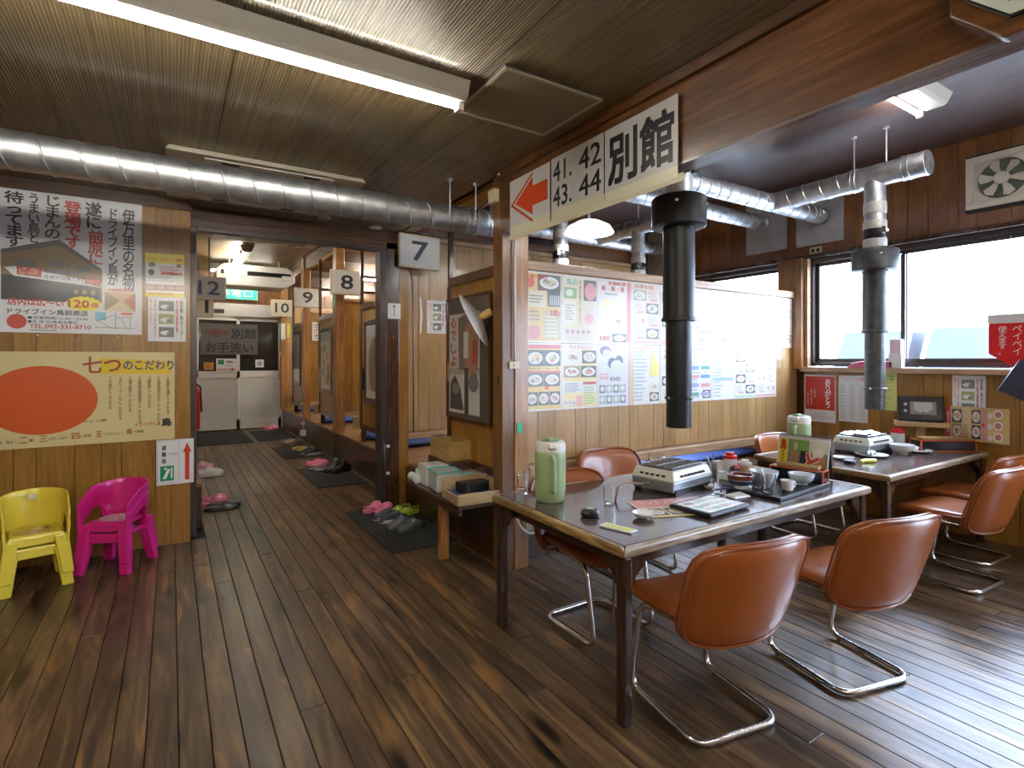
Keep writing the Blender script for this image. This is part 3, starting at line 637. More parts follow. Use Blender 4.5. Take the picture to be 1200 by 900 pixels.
hood(2.34, 2.0, 'large black extractor pipe hood hanging over the front table', zb=1.055, tm=M_tapeO, top=2.56)
h2 = hood(4.61, 2.03, 'grey and black extractor pipe hood over the table by the window', zc=2.28, zb=1.04, rc=.158, cm=M_greysteel, pm=M_greysteel)
hood(4.36, 4.29, 'taped extractor pipe behind the menu partition, beside the front black hood', zc=2.335, big=False, top=2.6)
hood(3.24, 4.23, 'taped extractor pipe behind the menu partition, under the arrow sign', zc=2.335, big=False, top=2.6)

# ================================================================ LIGHTS AND CEILING FITTINGS
def fluor(loc, L_, rz=0, label='', group=None, m=None, wide=.17, h=.10, off=None):
    t = thing('fluorescent_light', label, 'ceiling light', loc, rz, group)
    MB().prism([(-wide/2,0),(wide/2,0),(wide/2-.03,-h*.8),(wide/2-.05,-h),(-wide/2+.05,-h),(-wide/2+.03,-h*.8)], -L_/2, L_/2, 'YZ').build('housing', mat('beige_white_enamel', (.46,.44,.38), .4), t, bevel=.004)
    o = wide/2-.015 if off is None else off
    MB().cyl((-L_/2+.035, o, -h-.012), (L_/2-.035, o, -h-.012), .0155, 14).build('tube', m or M_tube, t, smooth=True)
    for s in (-1, 1): box(s*(L_/2-.018)-.015, o-.02, -h-.035, s*(L_/2-.018)+.015, o+.02, -h+.02).build('lamp_holder', M_white, t, bevel=.004)
    return t
M_tubeC = mat('fluorescent_tube_corridor', (1, .95, .84), .4, emit=TUBE*1.0)
fluor((1.15, 11.35, CR), 1.1, 0, 'added fluorescent light over the end door, hidden by the hanging air conditioner', None, M_tubeC, wide=.2)  # unseen lamp added to brighten the end door
M_tubeB = mat('unseen_booth_tube_boosted', (1, .93, .78), .4, emit=TUBE*3)  # unseen booth tubes, boosted to spill light into the corridor
fluor((-.095, 2.21, CZ), 2.45, 0, 'long white fluorescent batten light on the ribbed ceiling', 'long fluorescent lights', None, .17, .075, 0)
fluor((-.5, -.9, CZ), 2.45, 0, 'long fluorescent batten light behind the viewer, outside the picture', 'long fluorescent lights')
fluor((.1, 1.0-3.0, CZ), 2.45, 0, 'second fluorescent batten light added as fill behind the viewer, outside the picture', 'long fluorescent lights')  # added fill light for the main room
fluor((3.6, -.6, CR), 2.4, 0, 'fluorescent batten light added as fill in the dining bay, outside the picture', None, M_tubeR)  # unseen fill light to lift the bay's ceiling and upper wall
fluor((1.0, 9.9, CR), 1.25, R(90), 'fluorescent light on the corridor ceiling in front of the hanging air conditioner', None, M_tubeC, wide=.2)
fluor((4.13, 1.56, CR), .52, 0, 'short white fluorescent light on the purple brown ceiling', None, M_tubeR, .2, .07)
fluor((1.1, 6.6, CR), 1.25, R(90), 'fluorescent light on the corridor ceiling above the frame, hidden by the header', None, M_tubeC, wide=.2)
fluor((3.6, 7.0, CR), 1.2, 0, 'unseen fluorescent light inside the first corridor booth, brightening the corridor', 'unseen booth lights', M_tubeB)
fluor((3.6, 9.0, CR), 1.2, 0, 'unseen fluorescent light inside the second corridor booth, brightening the corridor', 'unseen booth lights', M_tubeB)
fluor((3.6, 11.0, CR), 1.2, 0, 'unseen fluorescent light inside the last corridor booth, brightening the corridor', 'unseen booth lights', M_tubeB)
pl = thing('pendant_lamp', 'round white glowing pendant lamp hanging over the booth behind the partition', 'pendant lamp', (3.22, 3.78, 2.62))
MB().cyl((0,0,.13), (0,0,CR-2.62), .004, 6).build('cord', M_cord, pl)
MB().lathe([(.004,.15),(.012,.10),(.035,.07)], n=16).build('cap', M_white, pl, smooth=True)
MB().lathe([(.03,.075),(.10,.062),(.19,.015),(.225,-.04),(.222,-.043),(.185,.008),(.10,.052),(.03,.066)], n=40, cap=False).build('shade', mat('milky_glass', (.8,.82,.85), .25, emit=1.2), pl, smooth=True)
MB().tube([(.13*cos(2*pi*i/28), .13*sin(2*pi*i/28), -.005) for i in range(28)], .015, 10, closed=True).build('ring_tube', M_tubeR, pl, smooth=True)
# recessed hatch and air conditioner
hp = tag(box(-.27,-.24,-.012,.27,.24,-.001).build('ceiling_hatch', M_greysteel, loc=(1.455, 2.165, CZ)), 'square inspection hatch on the ceiling at the end of the long light', 'hatch')
box(-.25,-.22,-.016,.25,.22,-.011).build('hatch_panel', mat('beige_hatch', (.25,.20,.13), .55, var=.12), hp)
fr = MB()
for a in ((-.27,-.24,.27,-.225),(-.27,.225,.27,.24),(-.27,-.225,-.255,.225),(.255,-.225,.27,.225)): fr.box(a[0],a[1],-.02,a[2],a[3],-.012)
fr.build('hatch_frame', mat('beige_frame', (.42,.36,.26), .45), hp)
def cassette(loc, rz, label, sx=1.16, sy=1.06, parts=True):
    t = thing('ceiling_air_conditioner', label, 'air conditioner', loc, rz)
    MB().hexa([(-sx/2,-sy/2,-.035),(sx/2,-sy/2,-.035),(sx/2,sy/2,-.035),(-sx/2,sy/2,-.035)], [(-sx/2+.02,-sy/2+.02,0),(sx/2-.02,-sy/2+.02,0),(sx/2-.02,sy/2-.02,0),(-sx/2+.02,sy/2-.02,0)]).build('face_panel', mat('beige_cover', (.52,.48,.38), .45), t, bevel=.006)
    box(-sx/2+.17, -sy/2+.17, -.045, sx/2-.17, sy/2-.17, -.034).build('intake_grille', mat('grey_grille', (.30,.29,.25), .6, bump=.5, bscale=200), t)
    for s in (-1, 1):
        box(-sx/2+.2, s*(sy/2-.09)-.035, -.040, sx/2-.2, s*(sy/2-.09)+.035, -.0345).build('louver', M_white, t)
        for q in (-1, 1): box(q*(sx/2-.34)-.05, s*(sy/2-.09)-.02, -.042, q*(sx/2-.34)+.05, s*(sy/2-.09)+.02, -.040).build('slot', M_blackp, t)
    return t
cassette((.55, 4.18, CZ), 0, 'beige square ceiling air conditioner above the galvanised duct')
cassette((1.2, 8.2, CR), 0, 'pale square ceiling air conditioner over the corridor', 1.4, 1.3)
ac = thing('hanging_air_conditioner', 'white ceiling-hung air conditioner with dark slots near the exit sign', 'air conditioner', (1.25, 10.5, 2.85))
MB().prism([(-.62,-.12),(-.62,.10),(-.5,.2),(.5,.2),(.62,.10),(.62,-.06),(.45,-.17),(-.45,-.17)], -.3, .3, 'XZ').build('body', M_white, ac, bevel=.02)
box(-.55, -.31, .02, .55, -.28, .09).build('air_slot', M_blackp, ac); box(-.50,-.315,.0,-.15,-.29,.10).box(.4,-.315,-.03,.57,-.29,.05).build('slot_cover', M_white, ac)
MB().cyl((-.4,0,.19),(-.4,0,.35),.01,8).cyl((.4,0,.19),(.4,0,.35),.01,8).build('hanger', M_galv, ac)
for i, (x, y) in enumerate(((1.13, 4.86), (1.62, 4.98))):
    tag(MB().lathe([(.05,-.014),(.06,-.008),(.06,0)], n=24).build('ceiling_rosette', mat('brass_cream', (.50,.42,.27), .4), loc=(x, y, CZ), smooth=True), ['small round cream ceiling rosette behind the air conditioner', 'small round cream ceiling rosette beside the number seven board'][i], 'rosette')
# exit sign
es = thing('exit_sign', 'green lit emergency exit sign over the end door', 'exit sign', (1.11, 12.21, 2.775))
box(-.40, 0, -.125, .40, .108, .125).build('body', M_white, es, bevel=.008)
s_ = Sheet(.77, .225, mat('exit_green', (.01,.36,.19), .4, emit=.9)); s_.t = .004
s_.text('非常口', .10, .14, .90, .86, (.92,.95,.62), .03); s_.build('sign_face', '', '', (0, -.004, 0), parent=es)
# ventilating fan
fan = thing('ventilating_fan', 'cream plastic wall fan with six blades high above the window', 'fan', (XW-.01, 1.49, 2.825))
MB().box(-.015, -.235, -.225, .01, .235, .225).build('dark_frame', M_blackp, fan)
MB().box(-.05,-.215,-.205,-.013,.225,-.16).box(-.05,-.215,.16,-.013,.225,.205).box(-.05,-.215,-.16,-.013,-.17,.16).box(-.05,.18,-.16,-.013,.225,.16).build('housing', M_fanwhite, fan, bevel=.004)
fp = MB(); n = 40
for i in range(n):
    a0, a1 = 2*pi*i/n, 2*pi*(i+1)/n
    def sq(a): k = .185/max(abs(cos(a)), abs(sin(a))); return (-.035, .004+k*cos(a)*.98, k*sin(a)*.9)
    def ci(a, x=-.045, r=.155): return (x, .004+r*cos(a), r*sin(a))
    fp.add([sq(a0), sq(a1), ci(a1), ci(a0)], [(0,1,2,3)]); fp.add([ci(a0), ci(a1), ci(a1,-.016,.15), ci(a0,-.016,.15)], [(0,1,2,3)])
fp.build('face_ring', M_fanwhite, fan, smooth=True)
MB().lathe([(0,-.018),(.155,-.017)], (0,.004,0), 32, axis='X').build('shutter', mat('green_shutter', (.10,.14,.11), .5), fan)
for k in range(6):
    a = k*pi/3+.2; v = []
    for (r, da) in ((.04,-.25),(.09,-.34),(.135,-.30),(.148,.0),(.135,.24),(.09,.20),(.04,.25)): v.append((-.035-.012*sin(da*3), .004+r*cos(a+da), r*sin(a+da)))
    m_ = MB(); m_.add(v+[(x-.003,y,z) for x,y,z in v], [tuple(range(7)), tuple(range(13,6,-1))]+[(i,(i+1)%7,7+(i+1)%7,7+i) for i in range(7)]); m_.build('blade', M_fanwhite, fan)
MB().lathe([(.0,-.062),(.042,-.06),(.048,-.05),(.048,-.03)], (0,.004,0), 24, axis='X').build('hub', M_fanwhite, fan, smooth=True)
# wall sockets
def socket(x, y, z, label, rot=0, two=True, name='wall_socket', sc=1):
    t = thing(name, label, 'socket', (x, y, z), rot)
    box(-.010,-.06*sc,-.035*sc,0,.06*sc,.035*sc).build('plate', M_ivory, t, bevel=.003)
    for q in ((-.025, .025) if two else (0,)): box(-.014,q*sc-.012*sc,-.018*sc,-.009,q*sc+.012*sc,.018*sc).box(-.0155,q*sc-.006,-.008,-.0135,q*sc-.003,.008,).build('outlet', M_ivory if not two else M_blackp, t)
    return t
socket(XW-.005, 2.93, 2.515, 'cream double socket above the window pillar'); 
sk = socket(XW-.005, 1.30, 2.555, 'cream socket with a hanging plug beside the fan', sc=1.2)
MB().tube([(-.02,0,0),(-.06,.0,-.01),(-.07,.01,-.06),(-.05,.03,-.12)], .006, 8).lathe([(.0,-.02),(.02,-.015),(.02,.01),(.008,.02)], (-.05,.03,-.13), 12).build('plug', M_ivory, sk, smooth=True)
socket(1.96, 3.075, 1.385, 'small white switch on the corner pillar', R(90), False, 'wall_switch', .7)
# cords along the pillar
pc = MB().tube([(1.82,3.05,CZ-.02),(1.93,3.055,CZ-.02),(1.953,3.058,CZ-.06),(1.955,3.058,2.3),(1.958,3.058,1.42)], .007, 8)
tag(pc.build('pillar_cord', M_cord, smooth=True), 'white cable running down the corner pillar to the switch', 'cable')
tag(MB().tube([(1.88,5.03,2.60),(1.93,5.035,2.58),(2.02,5.04,2.2),(2.03,5.04,1.8),(2.035,5.05,.7)], .008, 8).build('conduit', M_darkalu, smooth=True), 'dark cable down the side of the booth seven boards', 'cable')
ob = thing('junction_box', 'small cream junction box at the top of the brown post', 'junction box', (1.86, 3.16, 2.53))
box(-.03,-.045,-.045,.01,.045,.045).build('case', M_ivory, ob, bevel=.006)
MB().tube([(-.02,0,.0),(-.05,.3,-.09),(-.04,.7,-.15),(-.0,.85,-.12)], .004, 6).build('black_wire', M_blackp, ob)
# clock on the beam
ck = thing('wall_clock', 'octagonal wooden wall clock on the beam, top corner', 'clock', (1.853, .42, 2.438))
def octo(r): return [(r/cos(pi/8)*cos(pi/8+i*pi/4), r/cos(pi/8)*sin(pi/8+i*pi/4)) for i in range(8)]
MB().prism(octo(.19), -.05, 0, 'YZ').build('case', M_beam, ck, bevel=.006)
MB().prism(octo(.150), -.058, -.049, 'YZ').build('dark_bezel', M_blackp, ck, bevel=.002)
MB().prism(octo(.143), -.060, -.0575, 'YZ').build('dial', mat('pale_green_dial', (.55,.62,.55), .3), ck)
cs = MB()
for i in range(1, 13):
    a = pi/2-i*pi/6; vs, fs = glyphs(str(i), .0); w_ = .014*len(str(i)); cy, cz = -.112*cos(a), .112*sin(a)
    cs.add([(-.0608, cy-u*w_*1.3, cz+v*.026) for u, v in vs], fs)
cs.build('numerals', M_blackp, ck, fix=False)
MB().add([(-.062,-.004,-.01),(-.062,.004,-.01),(-.062,.05,.07),(-.062,.046,.073)], [(0,1,2,3)]).add([(-.0625,-.003,.01),(-.0625,.003,.01),(-.0625,-.055,-.02),(-.0625,-.058,-.016)], [(0,1,2,3)]).build('hands', M_blackp, ck)
# ================================================================ PAPERS, POSTERS, SIGNS
RD = (.52,.05,.03); BK = (.03,.03,.04); YL = (.80,.62,.05)
s = Sheet(.80, 1.0)
RB = (.52,.06,.05)
s.vtext('伊万里の名物', .85, .33, .945, .93, BK, .03, sp=.85); s.vtext('ドライブイン鳥が', .74, .36, .82, .92, BK, .03, sp=.8)
s.vtext('遂に', .58, .76, .70, .95, BK, .04, sp=.85); s.vtext('前原に', .60, .50, .71, .75, RB, .04, sp=.85)
s.vtext('登場です', .43, .60, .555, .94, RB, .04, sp=.85); s.vtext('じまんの', .30, .66, .41, .96, BK, .03, sp=.85)
s.vtext('うまい鳥と', .19, .62, .27, .96, BK, .03, sp=.85); s.vtext('待ってます', .04, .58, .165, .96, BK, .04, sp=.85)
s.poly([(.02,.56),(.40,.66),(.70,.47),(.70,.22),(.02,.22)], (.22,.15,.07), 1)
s.poly([(.02,.56),(.40,.66),(.70,.47),(.66,.47),(.40,.62),(.02,.53)], (.10,.09,.09), 2)
s.rect(.02,.22,.68,.39,(.05,.045,.05),2); s.rect(.12,.45,.24,.50,(.12,.13,.14),2); s.rect(.52,.44,.62,.48,(.12,.13,.14),2)
for i in range(4): s.rect(.33+i*.04,.46,.355+i*.04,.50,(.13,.12,.11),2)
for i in range(3): s.rect(.50+i*.06,.28,.53+i*.06,.31,(.35,.27,.13),3)
s.poly([(.04,.44),(.11,.45),(.70,.37),(.72,.345),(.70,.335),(.10,.385)], (.70,.70,.70), 3)
s.poly([(.12,.455),(.28,.45),(.28,.385),(.12,.395)], (.42,.08,.06), 4); s.poly([(.58,.40),(.69,.39),(.69,.345),(.58,.36)], (.42,.08,.06), 4)
rr = random.Random(5)
for i in range(14): s.ell(.14+rr.random()*.12,.40+rr.random()*.04,.012,.01,(.62,.25,.2),5,8); s.ell(.60+rr.random()*.08,.36+rr.random()*.025,.01,.008,(.62,.25,.2),5,8)
s.text('新鮮な鶏肉と', .30, .415, .55, .445, (.05,.08,.2), .02); s.text('牛肉が自慢です!!', .30, .375, .57, .405, (.05,.08,.2), .02)
s.text('店内は広〜い', .06, .185, .43, .235, RB, .05)
st = []
for i in range(32): a = 2*pi*i/32; k = 1 if i % 2 else .86; st.append((.57+.13*k*cos(a), .215+.055*k*sin(a)))
s.poly(st, (.82,.70,.02), 4); s.text('120', .46, .185, .61, .24, RB, .04, 5); s.text('席', .62, .19, .68, .225, RB, .04, 5)
s.text('ドライブイン鳥前原店', .06, .125, .60, .165, BK, .03); s.text('●営業時間/11:30〜23:00', .19, .093, .60, .115, BK, .01); s.text('●定 休 日/毎週木曜日', .19, .066, .52, .088, BK, .01)
s.text('TEL.092-331-8710', .20, .03, .62, .06, RB, .03); s.ell(.12, .075, .065, .05, (.50,.07,.04), 3); s.lines(.20,.012,.45,.022,1,BK)
s.rect(.72,.17,.95,.31,(.55,.35,.17),2); s.poly([(.72,.17),(.83,.24),(.95,.17)], (.7,.62,.42), 3); s.poly([(.72,.31),(.83,.25),(.72,.17)], (.35,.26,.14), 3); s.poly([(.95,.31),(.86,.25),(.95,.17)], (.40,.14,.08), 3); s.rect(.74,.315,.94,.335,(.55,.2,.18),3)
s.rect(.65,.10,.73,.16,(.25,.55,.65),2)
for p in ([(.65,.05),(.95,.045)], [(.66,.10),(.78,.04)], [(.80,.16),(.80,.03)], [(.80,.12),(.93,.13)], [(.66,.09),(.78,.14),(.80,.13)], [(.84,.12),(.88,.05)], [(.91,.13),(.91,.03)]): s.line(p, .0035, (.15,.15,.18))
s.rect(.84,.145,.93,.16,(.7,.1,.08),3)
s.build('poster', 'large white poster with brush lettering and a photo of a wooden building', 'poster', (-.585, 4.912, 2.11))
for o_, x in ((0,-.78),(1,-.57),(2,-.33)):
    tag(MB().sphere((0,0,0), .009, 8, 6).build('push_pin', flat([(.8,.8,.8),(.6,.05,.05),(.75,.5,.05)][o_]), loc=(x, 4.905, 1.592)), 'small %s under the large poster' % ['white push pin','red push pin','yellow push pin'][o_], 'pin')
s = Sheet(1.24, .665, mat('pale_woodgrain_paper', (.66,.55,.28), .35, coat=.3, var=.05, bscale=3))
s.ell(.37,.49,.25,.36,(.62,.10,.02),2,36)
s.poly([(.63,.93),(.985,.90),(.98,.75),(.63,.76)], (.72,.50,.02), 2)
s.text('七つ', .55, .77, .73, .95, (.28,.04,.02), .03); s.text('のこだわり', .74, .80, 1.0-.005, .91, (.03,.06,.16), .035)
for i, t in enumerate(('1.新鮮な鶏にこだわる','2.自家秘伝のタレにこだわる','3.鮮度にこだわる','4.家庭的雰囲気にこだわる','5.満足感にこだわる','6.ボリュームにこだわる','7.元気にこだわる')):
    x = .975-i*.048; s.vtext(t.replace('.', ''), x-.018, .74-len(t)*.041, x, .73, (.15,.06,.03), .02, sp=.85)
s.text('コッコ君', .55, .235, .66, .265, (.08,.06,.05), .03)
for t, x0, x1, c in (('やき鳥',.09,.14,0),('一',.145,.18,1),('番',.185,.205,0),('鶏めし',.22,.27,0),('二',.275,.31,1),('番',.315,.335,0),('三',.36,.395,1),('はやっぱり',.40,.48,0),('四',.50,.535,1),('に野菜',.54,.59,0),('五',.61,.64,1),('つでにこにこ',.645,.74,0),('鳥',.755,.785,1),('で満腹',.79,.84,0)):
    s.text(t, x0, .035+(.01 if not c else 0)+x0*.06, x1, (.10 if c else .075)+x0*.06, (.35,.06,.03) if c else (.15,.12,.05), .03)
s.text('ドライブイン', .80, .165, .925, .21, (.42,.05,.03), .04); s.text('鳥', .93, .15, .985, .245, BK, .06)
s.build('banner', 'wide pale wood-grain banner with a red oval above the small chairs', 'banner', (-.597, 4.912, 1.147))
s = Sheet(.25, .33, mat('paper_yellow_top', (.74,.74,.70), .3, coat=.4)); r_ = random.Random(2)
s.rect(0,.78,1,1,(.80,.66,.08),1); s.rect(0,0,1,.10,(.80,.66,.08),1); s.text('パート・アルバイト募集', .05,.83,.95,.92, RD, .03); s.ell(.17,.74,.09,.06,(.2,.15,.1),2); s.ell(.86,.74,.07,.05,(.3,.2,.12),2)
s.lines(.35,.5,.95,.72,4,(.55,.2,.18)); s.rect(.4,.53,.95,.57,RD,3); s.ell(.15,.56,.08,.07,BK,3); s.lines(.05,.35,.9,.48,3,(.4,.4,.45))
s.rect(.02,.15,.98,.28,(.5,.14,.1),2)
for i in range(4): s.rect(.04+i*.24,.17,.25+i*.24,.26,(.5,.45,.40),3)
s.rect(.05,.05,.7,.09,(.7,.3,.05),3)
s.build('notice', 'yellow-topped paper notice beside the corridor frame, above a white one', 'notice', (-.038, 4.912, 2.068), (0, R(-1), 0))
def grill_notice(w, h, loc, rot, label, cat='notice', group=None):
    s = Sheet(w, h); r_ = random.Random(8)
    s.vtext('肉を焼く時はトング!', .84,.05,.92,.93,BK,.03,sp=.85); s.vtext('食べる時は清潔な箸!', .72,.15,.80,.93,RD,.03,sp=.85)
    for i in range(3): s.rect(.28,.68-i*.29,.68,.90-i*.29,(.18,.20,.18) if i % 2 == 0 else (.35,.36,.16),2); s.ell(.45,.77-i*.29,.13,.05,(.75,.77,.78),3); s.ell(.55,.75-i*.29,.07,.04,(.2,.22,.25),4)
    s.vtext('お肉はしっかり焼いて', .15,.08,.22,.93,(.6,.1,.06),.02,sp=.85); s.vtext('食べましょう!', .04,.35,.11,.93,(.6,.1,.06),.02,sp=.85)
    return s.build('notice', label, cat, loc, rot, group)
grill_notice(.245, .345, (-.025, 4.912, 1.735), (0,0,0), 'white grilling notice with three photos beside the corridor frame, below the yellow one')
s = Sheet(.245, .345)
s.poly([(.76,.08),(.76,.70),(.70,.70),(.82,.92),(.94,.70),(.88,.70),(.88,.08)], (.60,.05,.03), 2)
s.rect(.10,.09,.46,.42,(.01,.28,.14),2); s.poly([(.16,.14),(.30,.36),(.36,.34),(.26,.14)], (.85,.9,.85), 3); s.rect(.38,.14,.42,.38,(.85,.9,.85),3); s.ell(.24,.36,.035,.03,(.85,.9,.85),3,10)
s.vtext('避難路', .14,.48,.26,.88,BK,.04,sp=1.3); s.text('EXIT ROUTE', .34,.66,.56,.70,BK,.01); s.line([(.03,.97),(.60,.97),(.60,.04),(.03,.04),(.03,.97)], .002, (.3,.3,.35))
s.build('exit_notice', 'evacuation notice with red arrow and green running mark above the pink chair', 'notice', (.028, 4.912, .635))
# corridor number boards
def board(n, x, y, z, w, h, label, back=None, tilt=0, hang=.02):
    t = thing('number_board', label, 'sign', (x, y, z), 0, None); t.rotation_euler = (0, tilt, 0)
    box(-w/2, 0, -h/2, w/2, .05, h/2).build('case', mat('aged_cream', (.62,.54,.33), .4), t, bevel=.006)
    s = Sheet(w-.035, h-.035, back or mat('board_white', (.66,.64,.60), .35)); L_ = len(n)
    s.text(n, .5-.17*L_*(1.25 if L_ == 1 else 1), .18, .5+.17*L_*(1.25 if L_ == 1 else 1), .84, (.02,.03,.05), .025); s.build('board_face', '', '', (0, -.002, 0), parent=t)
    box(-.01, .01, h/2, .01, .03, h/2+hang).build('hanger', M_darkalu, t)
    return t
board('7', 2.07, 4.97, 2.485, .43, .33, 'number 7 board hanging beside the door frame', None, R(1.5)); board('8', 2.05, 7.50, 2.49, .44, .34, 'number 8 board on the nearest corridor post')
board('9', 1.98, 9.68, 2.49, .43, .33, 'number 9 board on the second corridor post'); board('10', 1.93, 11.9, 2.49, .43, .34, 'number 10 board on the farthest corridor post', mat('board_beige', (.50,.44,.34), .4))
board('12', .47, 9.0, 2.47, .44, .34, 'number 12 board behind the frame, higher of the two beside the exit sign', mat('board_grey', (.42,.40,.37), .4), 0, .57); board('11', .42, 10.9, 2.36, .44, .38, 'number 11 board cut by the frame, lower of the two beside the exit sign', None, 0, .66)
# small sheets
s = Sheet(.13, .15); s.line([(.5,.15),(.5,.75)], .008, (.25,.1,.05)); s.ell(.5,.80,.10,.08,(.25,.1,.05),3); s.build('paper', 'small white paper with a brown stick drawing on the dark frame post', 'paper', (1.825, 5.022, 1.895))
grill_notice(.24, .345, (2.36, YF-.006, 1.87), (0,0,0), 'white grilling notice with photos on the boards inside booth seven')
tag(MB().prism([(0,-.2),(.02,-.17),(.032,0),(.02,.17),(0,.2),(.006,0)], 0, .004, 'XZ').build('white_crescent' if 0 else 'curved_strip', M_paper, loc=(2.16, YF-.006, 1.88)), 'narrow curved white strip on the boards of booth seven', 'strip')  # flat white crescent set on the boards
s = Sheet(.24, .345); grill_notice(.22, .33, (2.22, 9.98, 1.93), (0,0,0), 'small grilling notice on the second corridor booth boards')
# door posters with frames (facing the corridor)
def framed(w, h, loc, label, kind, frame=M_darkpost):
    t = thing('framed_poster', label, 'poster', loc, R(-90), 'framed posters on the booth doors')
    f = .022
    MB().box(-w/2,-.02,-h/2,w/2,.0,-h/2+f).box(-w/2,-.02,h/2-f,w/2,.0,h/2).box(-w/2,-.02,-h/2+f,-w/2+f,0,h/2-f).box(w/2-f,-.02,-h/2+f,w/2,0,h/2-f).build('frame', frame, t, bevel=.003)
    s = Sheet(w-2*f, h-2*f, mat('poster_dark', (.09,.085,.085), .12, coat=.5))
    if kind == 0:
        s.rect(.04,.03,.80,.88,(.42,.40,.37),1); s.rect(.05,.42,.80,.87,(.62,.60,.56),2); s.poly([(.30,.40),(.28,.84),(.52,.88),(.78,.82),(.76,.40)], (.20,.17,.16), 3)
        s.poly([(.45,.38),(.42,.72),(.52,.80),(.74,.74),(.74,.40),(.60,.30)], (.42,.24,.15), 4); s.rect(.42,.50,.54,.72,(.66,.66,.64),5)
        for i, c in enumerate('心でしょ'): s.text(c, .08, .76-i*.11, .24, .85-i*.11, (.50,.10,.04), .04, 6)
        s.rect(.05,.04,.44,.36,(.60,.60,.58),3); s.poly([(.06,.06),(.08,.28),(.20,.36),(.34,.24),(.42,.06)], (.08,.08,.08), 4); s.ell(.22,.24,.09,.05,(.25,.25,.24),5)
        s.rect(.44,.03,.54,.42,(.07,.07,.08),5); s.rect(.54,.04,.80,.36,(.62,.62,.61),4); s.ell(.66,.30,.12,.08,(.20,.18,.18),5); s.text('鳥', .62,.44,.74,.66,RD,.04,6)
    elif kind == 1:
        s.rect(.06,.05,.94,.95,(.45,.44,.42),1); s.ell(.5,.45,.32,.36,(.20,.17,.15),2); s.ell(.65,.3,.2,.22,(.38,.22,.13),3); s.rect(.06,.82,.94,.95,(.5,.5,.52),3); s.rect(.06,.05,.94,.14,(.62,.62,.6),3)
    elif kind == 2:
        s.rect(.06,.05,.94,.95,(.60,.56,.48),1)
        for i in range(14): s.ell(rr.uniform(.2,.8), rr.uniform(.15,.8), .12, .07, rr.choice([(.3,.18,.1),(.5,.45,.4),(.6,.35,.1),(.25,.25,.25)]), 2+i*.1, 10)
        s.rect(.06,.80,.94,.95,(.35,.42,.45),4)
    else:
        s.rect(.04,.03,.96,.97,(.13,.12,.12),1); s.rect(.1,.05,.9,.30,(.6,.6,.58),2)
    s.build('picture', '', '', (0, -.012, 0), parent=t); return t
framed(.73, .98, (1.962, 3.74, 1.435), 'black framed poster with a portrait on the booth seven door', 0)
framed(.78, .98, (1.962, 5.98, 1.40), 'framed grey portrait poster on the first corridor booth door', 1, M_darkpost)
framed(.70, .98, (1.962, 8.30, 1.42), 'yellow-framed busy poster on the second corridor booth door', 2, M_post)
framed(.70, 1.0, (1.962, 10.5, 1.45), 'dark framed poster on the last corridor booth door', 3)
# end door stickers (mirror writing on the dark glass is on the far side)
s = Sheet(1.02, .62, mat('smoky_paper', (.10,.095,.09), .3)); g = (.02,.02,.025)
s.poly([(.02,.70),(.30,.86),(.30,.77),(.48,.77),(.48,.63),(.30,.63),(.30,.54)], (.12,.045,.04), 2); s.text('別館', .52,.52,.98,.86,g,.05); s.text('お手洗い', .08,.06,.92,.40,g,.04)
s.build('glass_sign', 'faded arrow sign seen through the dark glass of the end door', 'sign', (1.0, 12.222, 1.84))
s = Sheet(.36, .26); s.rect(.08,.55,.38,.92,(.03,.25,.15),2); s.text('避難口', .48,.66,.92,.84,BK,.03); s.poly([(.05,.20),(.75,.20),(.75,.30),(.95,.17),(.75,.05),(.75,.14),(.05,.14)], RD, 3); s.lines(.45,.4,.9,.55,2)
s.build('notice', 'small notice with green mark and red arrow on the end door', 'notice', (.94, 12.215, 1.32))
Sheet(.17, .15, flat((.55,.24,.05))).lines(.1,.2,.8,.8,4,(.3,.15,.05)).build('sticker', 'orange sticker on the end door glass', 'sticker', (.63, 12.215, 1.30))
Sheet(.16, .16).ell(.5,.5,.3,.3,(.35,.36,.38)).build('sticker', 'small white square sticker on the end door glass', 'sticker', (1.55, 12.235, 1.35))
# beam signs (face -X)
def bsign(y0, y1, z0, z1, label, fn):
    s = Sheet(y1-y0, z1-z0, mat('sign_grey_white', (.55,.545,.53), .35)); fn(s)
    return s.build('direction_sign', label, 'sign', (1.838, (y0+y1)/2, (z0+z1)/2), RX)
def f1(s):
    s.rect(0,0,1,.16,(.66,.62,.47),1)
    s.poly([(.15,.55),(.60,.90),(.60,.74),(.95,.74),(.95,.40),(.60,.40),(.60,.24)], (.60,.07,.02), 3)
    s.poly([(.02,.55),(.60,.99),(.60,.94),(.09,.55),(.60,.16),(.60,.11)], (.60,.07,.02), 2)
def f2(s):
    s.rect(0,0,1,.16,(.66,.62,.47),1)
    s.text('41.', .04,.60,.42,.92,(.02,.025,.03),.02); s.text('42', .56,.60,.96,.92,(.02,.025,.03),.02)
    s.text('43.', .04,.20,.42,.52,(.02,.025,.03),.02); s.text('44', .56,.20,.96,.52,(.02,.025,.03),.02)
def f3(s): s.rect(0,0,1,.14,(.70,.66,.50),1); s.text('別館', .05,.20,.96,.90,(.015,.015,.02),.05)
bsign(2.50, 2.93, 2.21, 2.56, 'white sign with a red left arrow on the beam', f1)
bsign(2.045, 2.485, 2.21, 2.565, 'white sign with numbers 41 to 44 on the beam', f2)
bsign(1.575, 2.035, 2.205, 2.565, 'white sign with two big black characters on the beam', f3)
tag(box(-.003,-.7,-.03,.003,.7,.005).build('sign_tape', mat('yellowed_tape', (.66,.60,.42), .4), loc=(1.842, 2.25, 2.215)), 'yellowed tape strip along the bottom of the beam signs', 'tape')
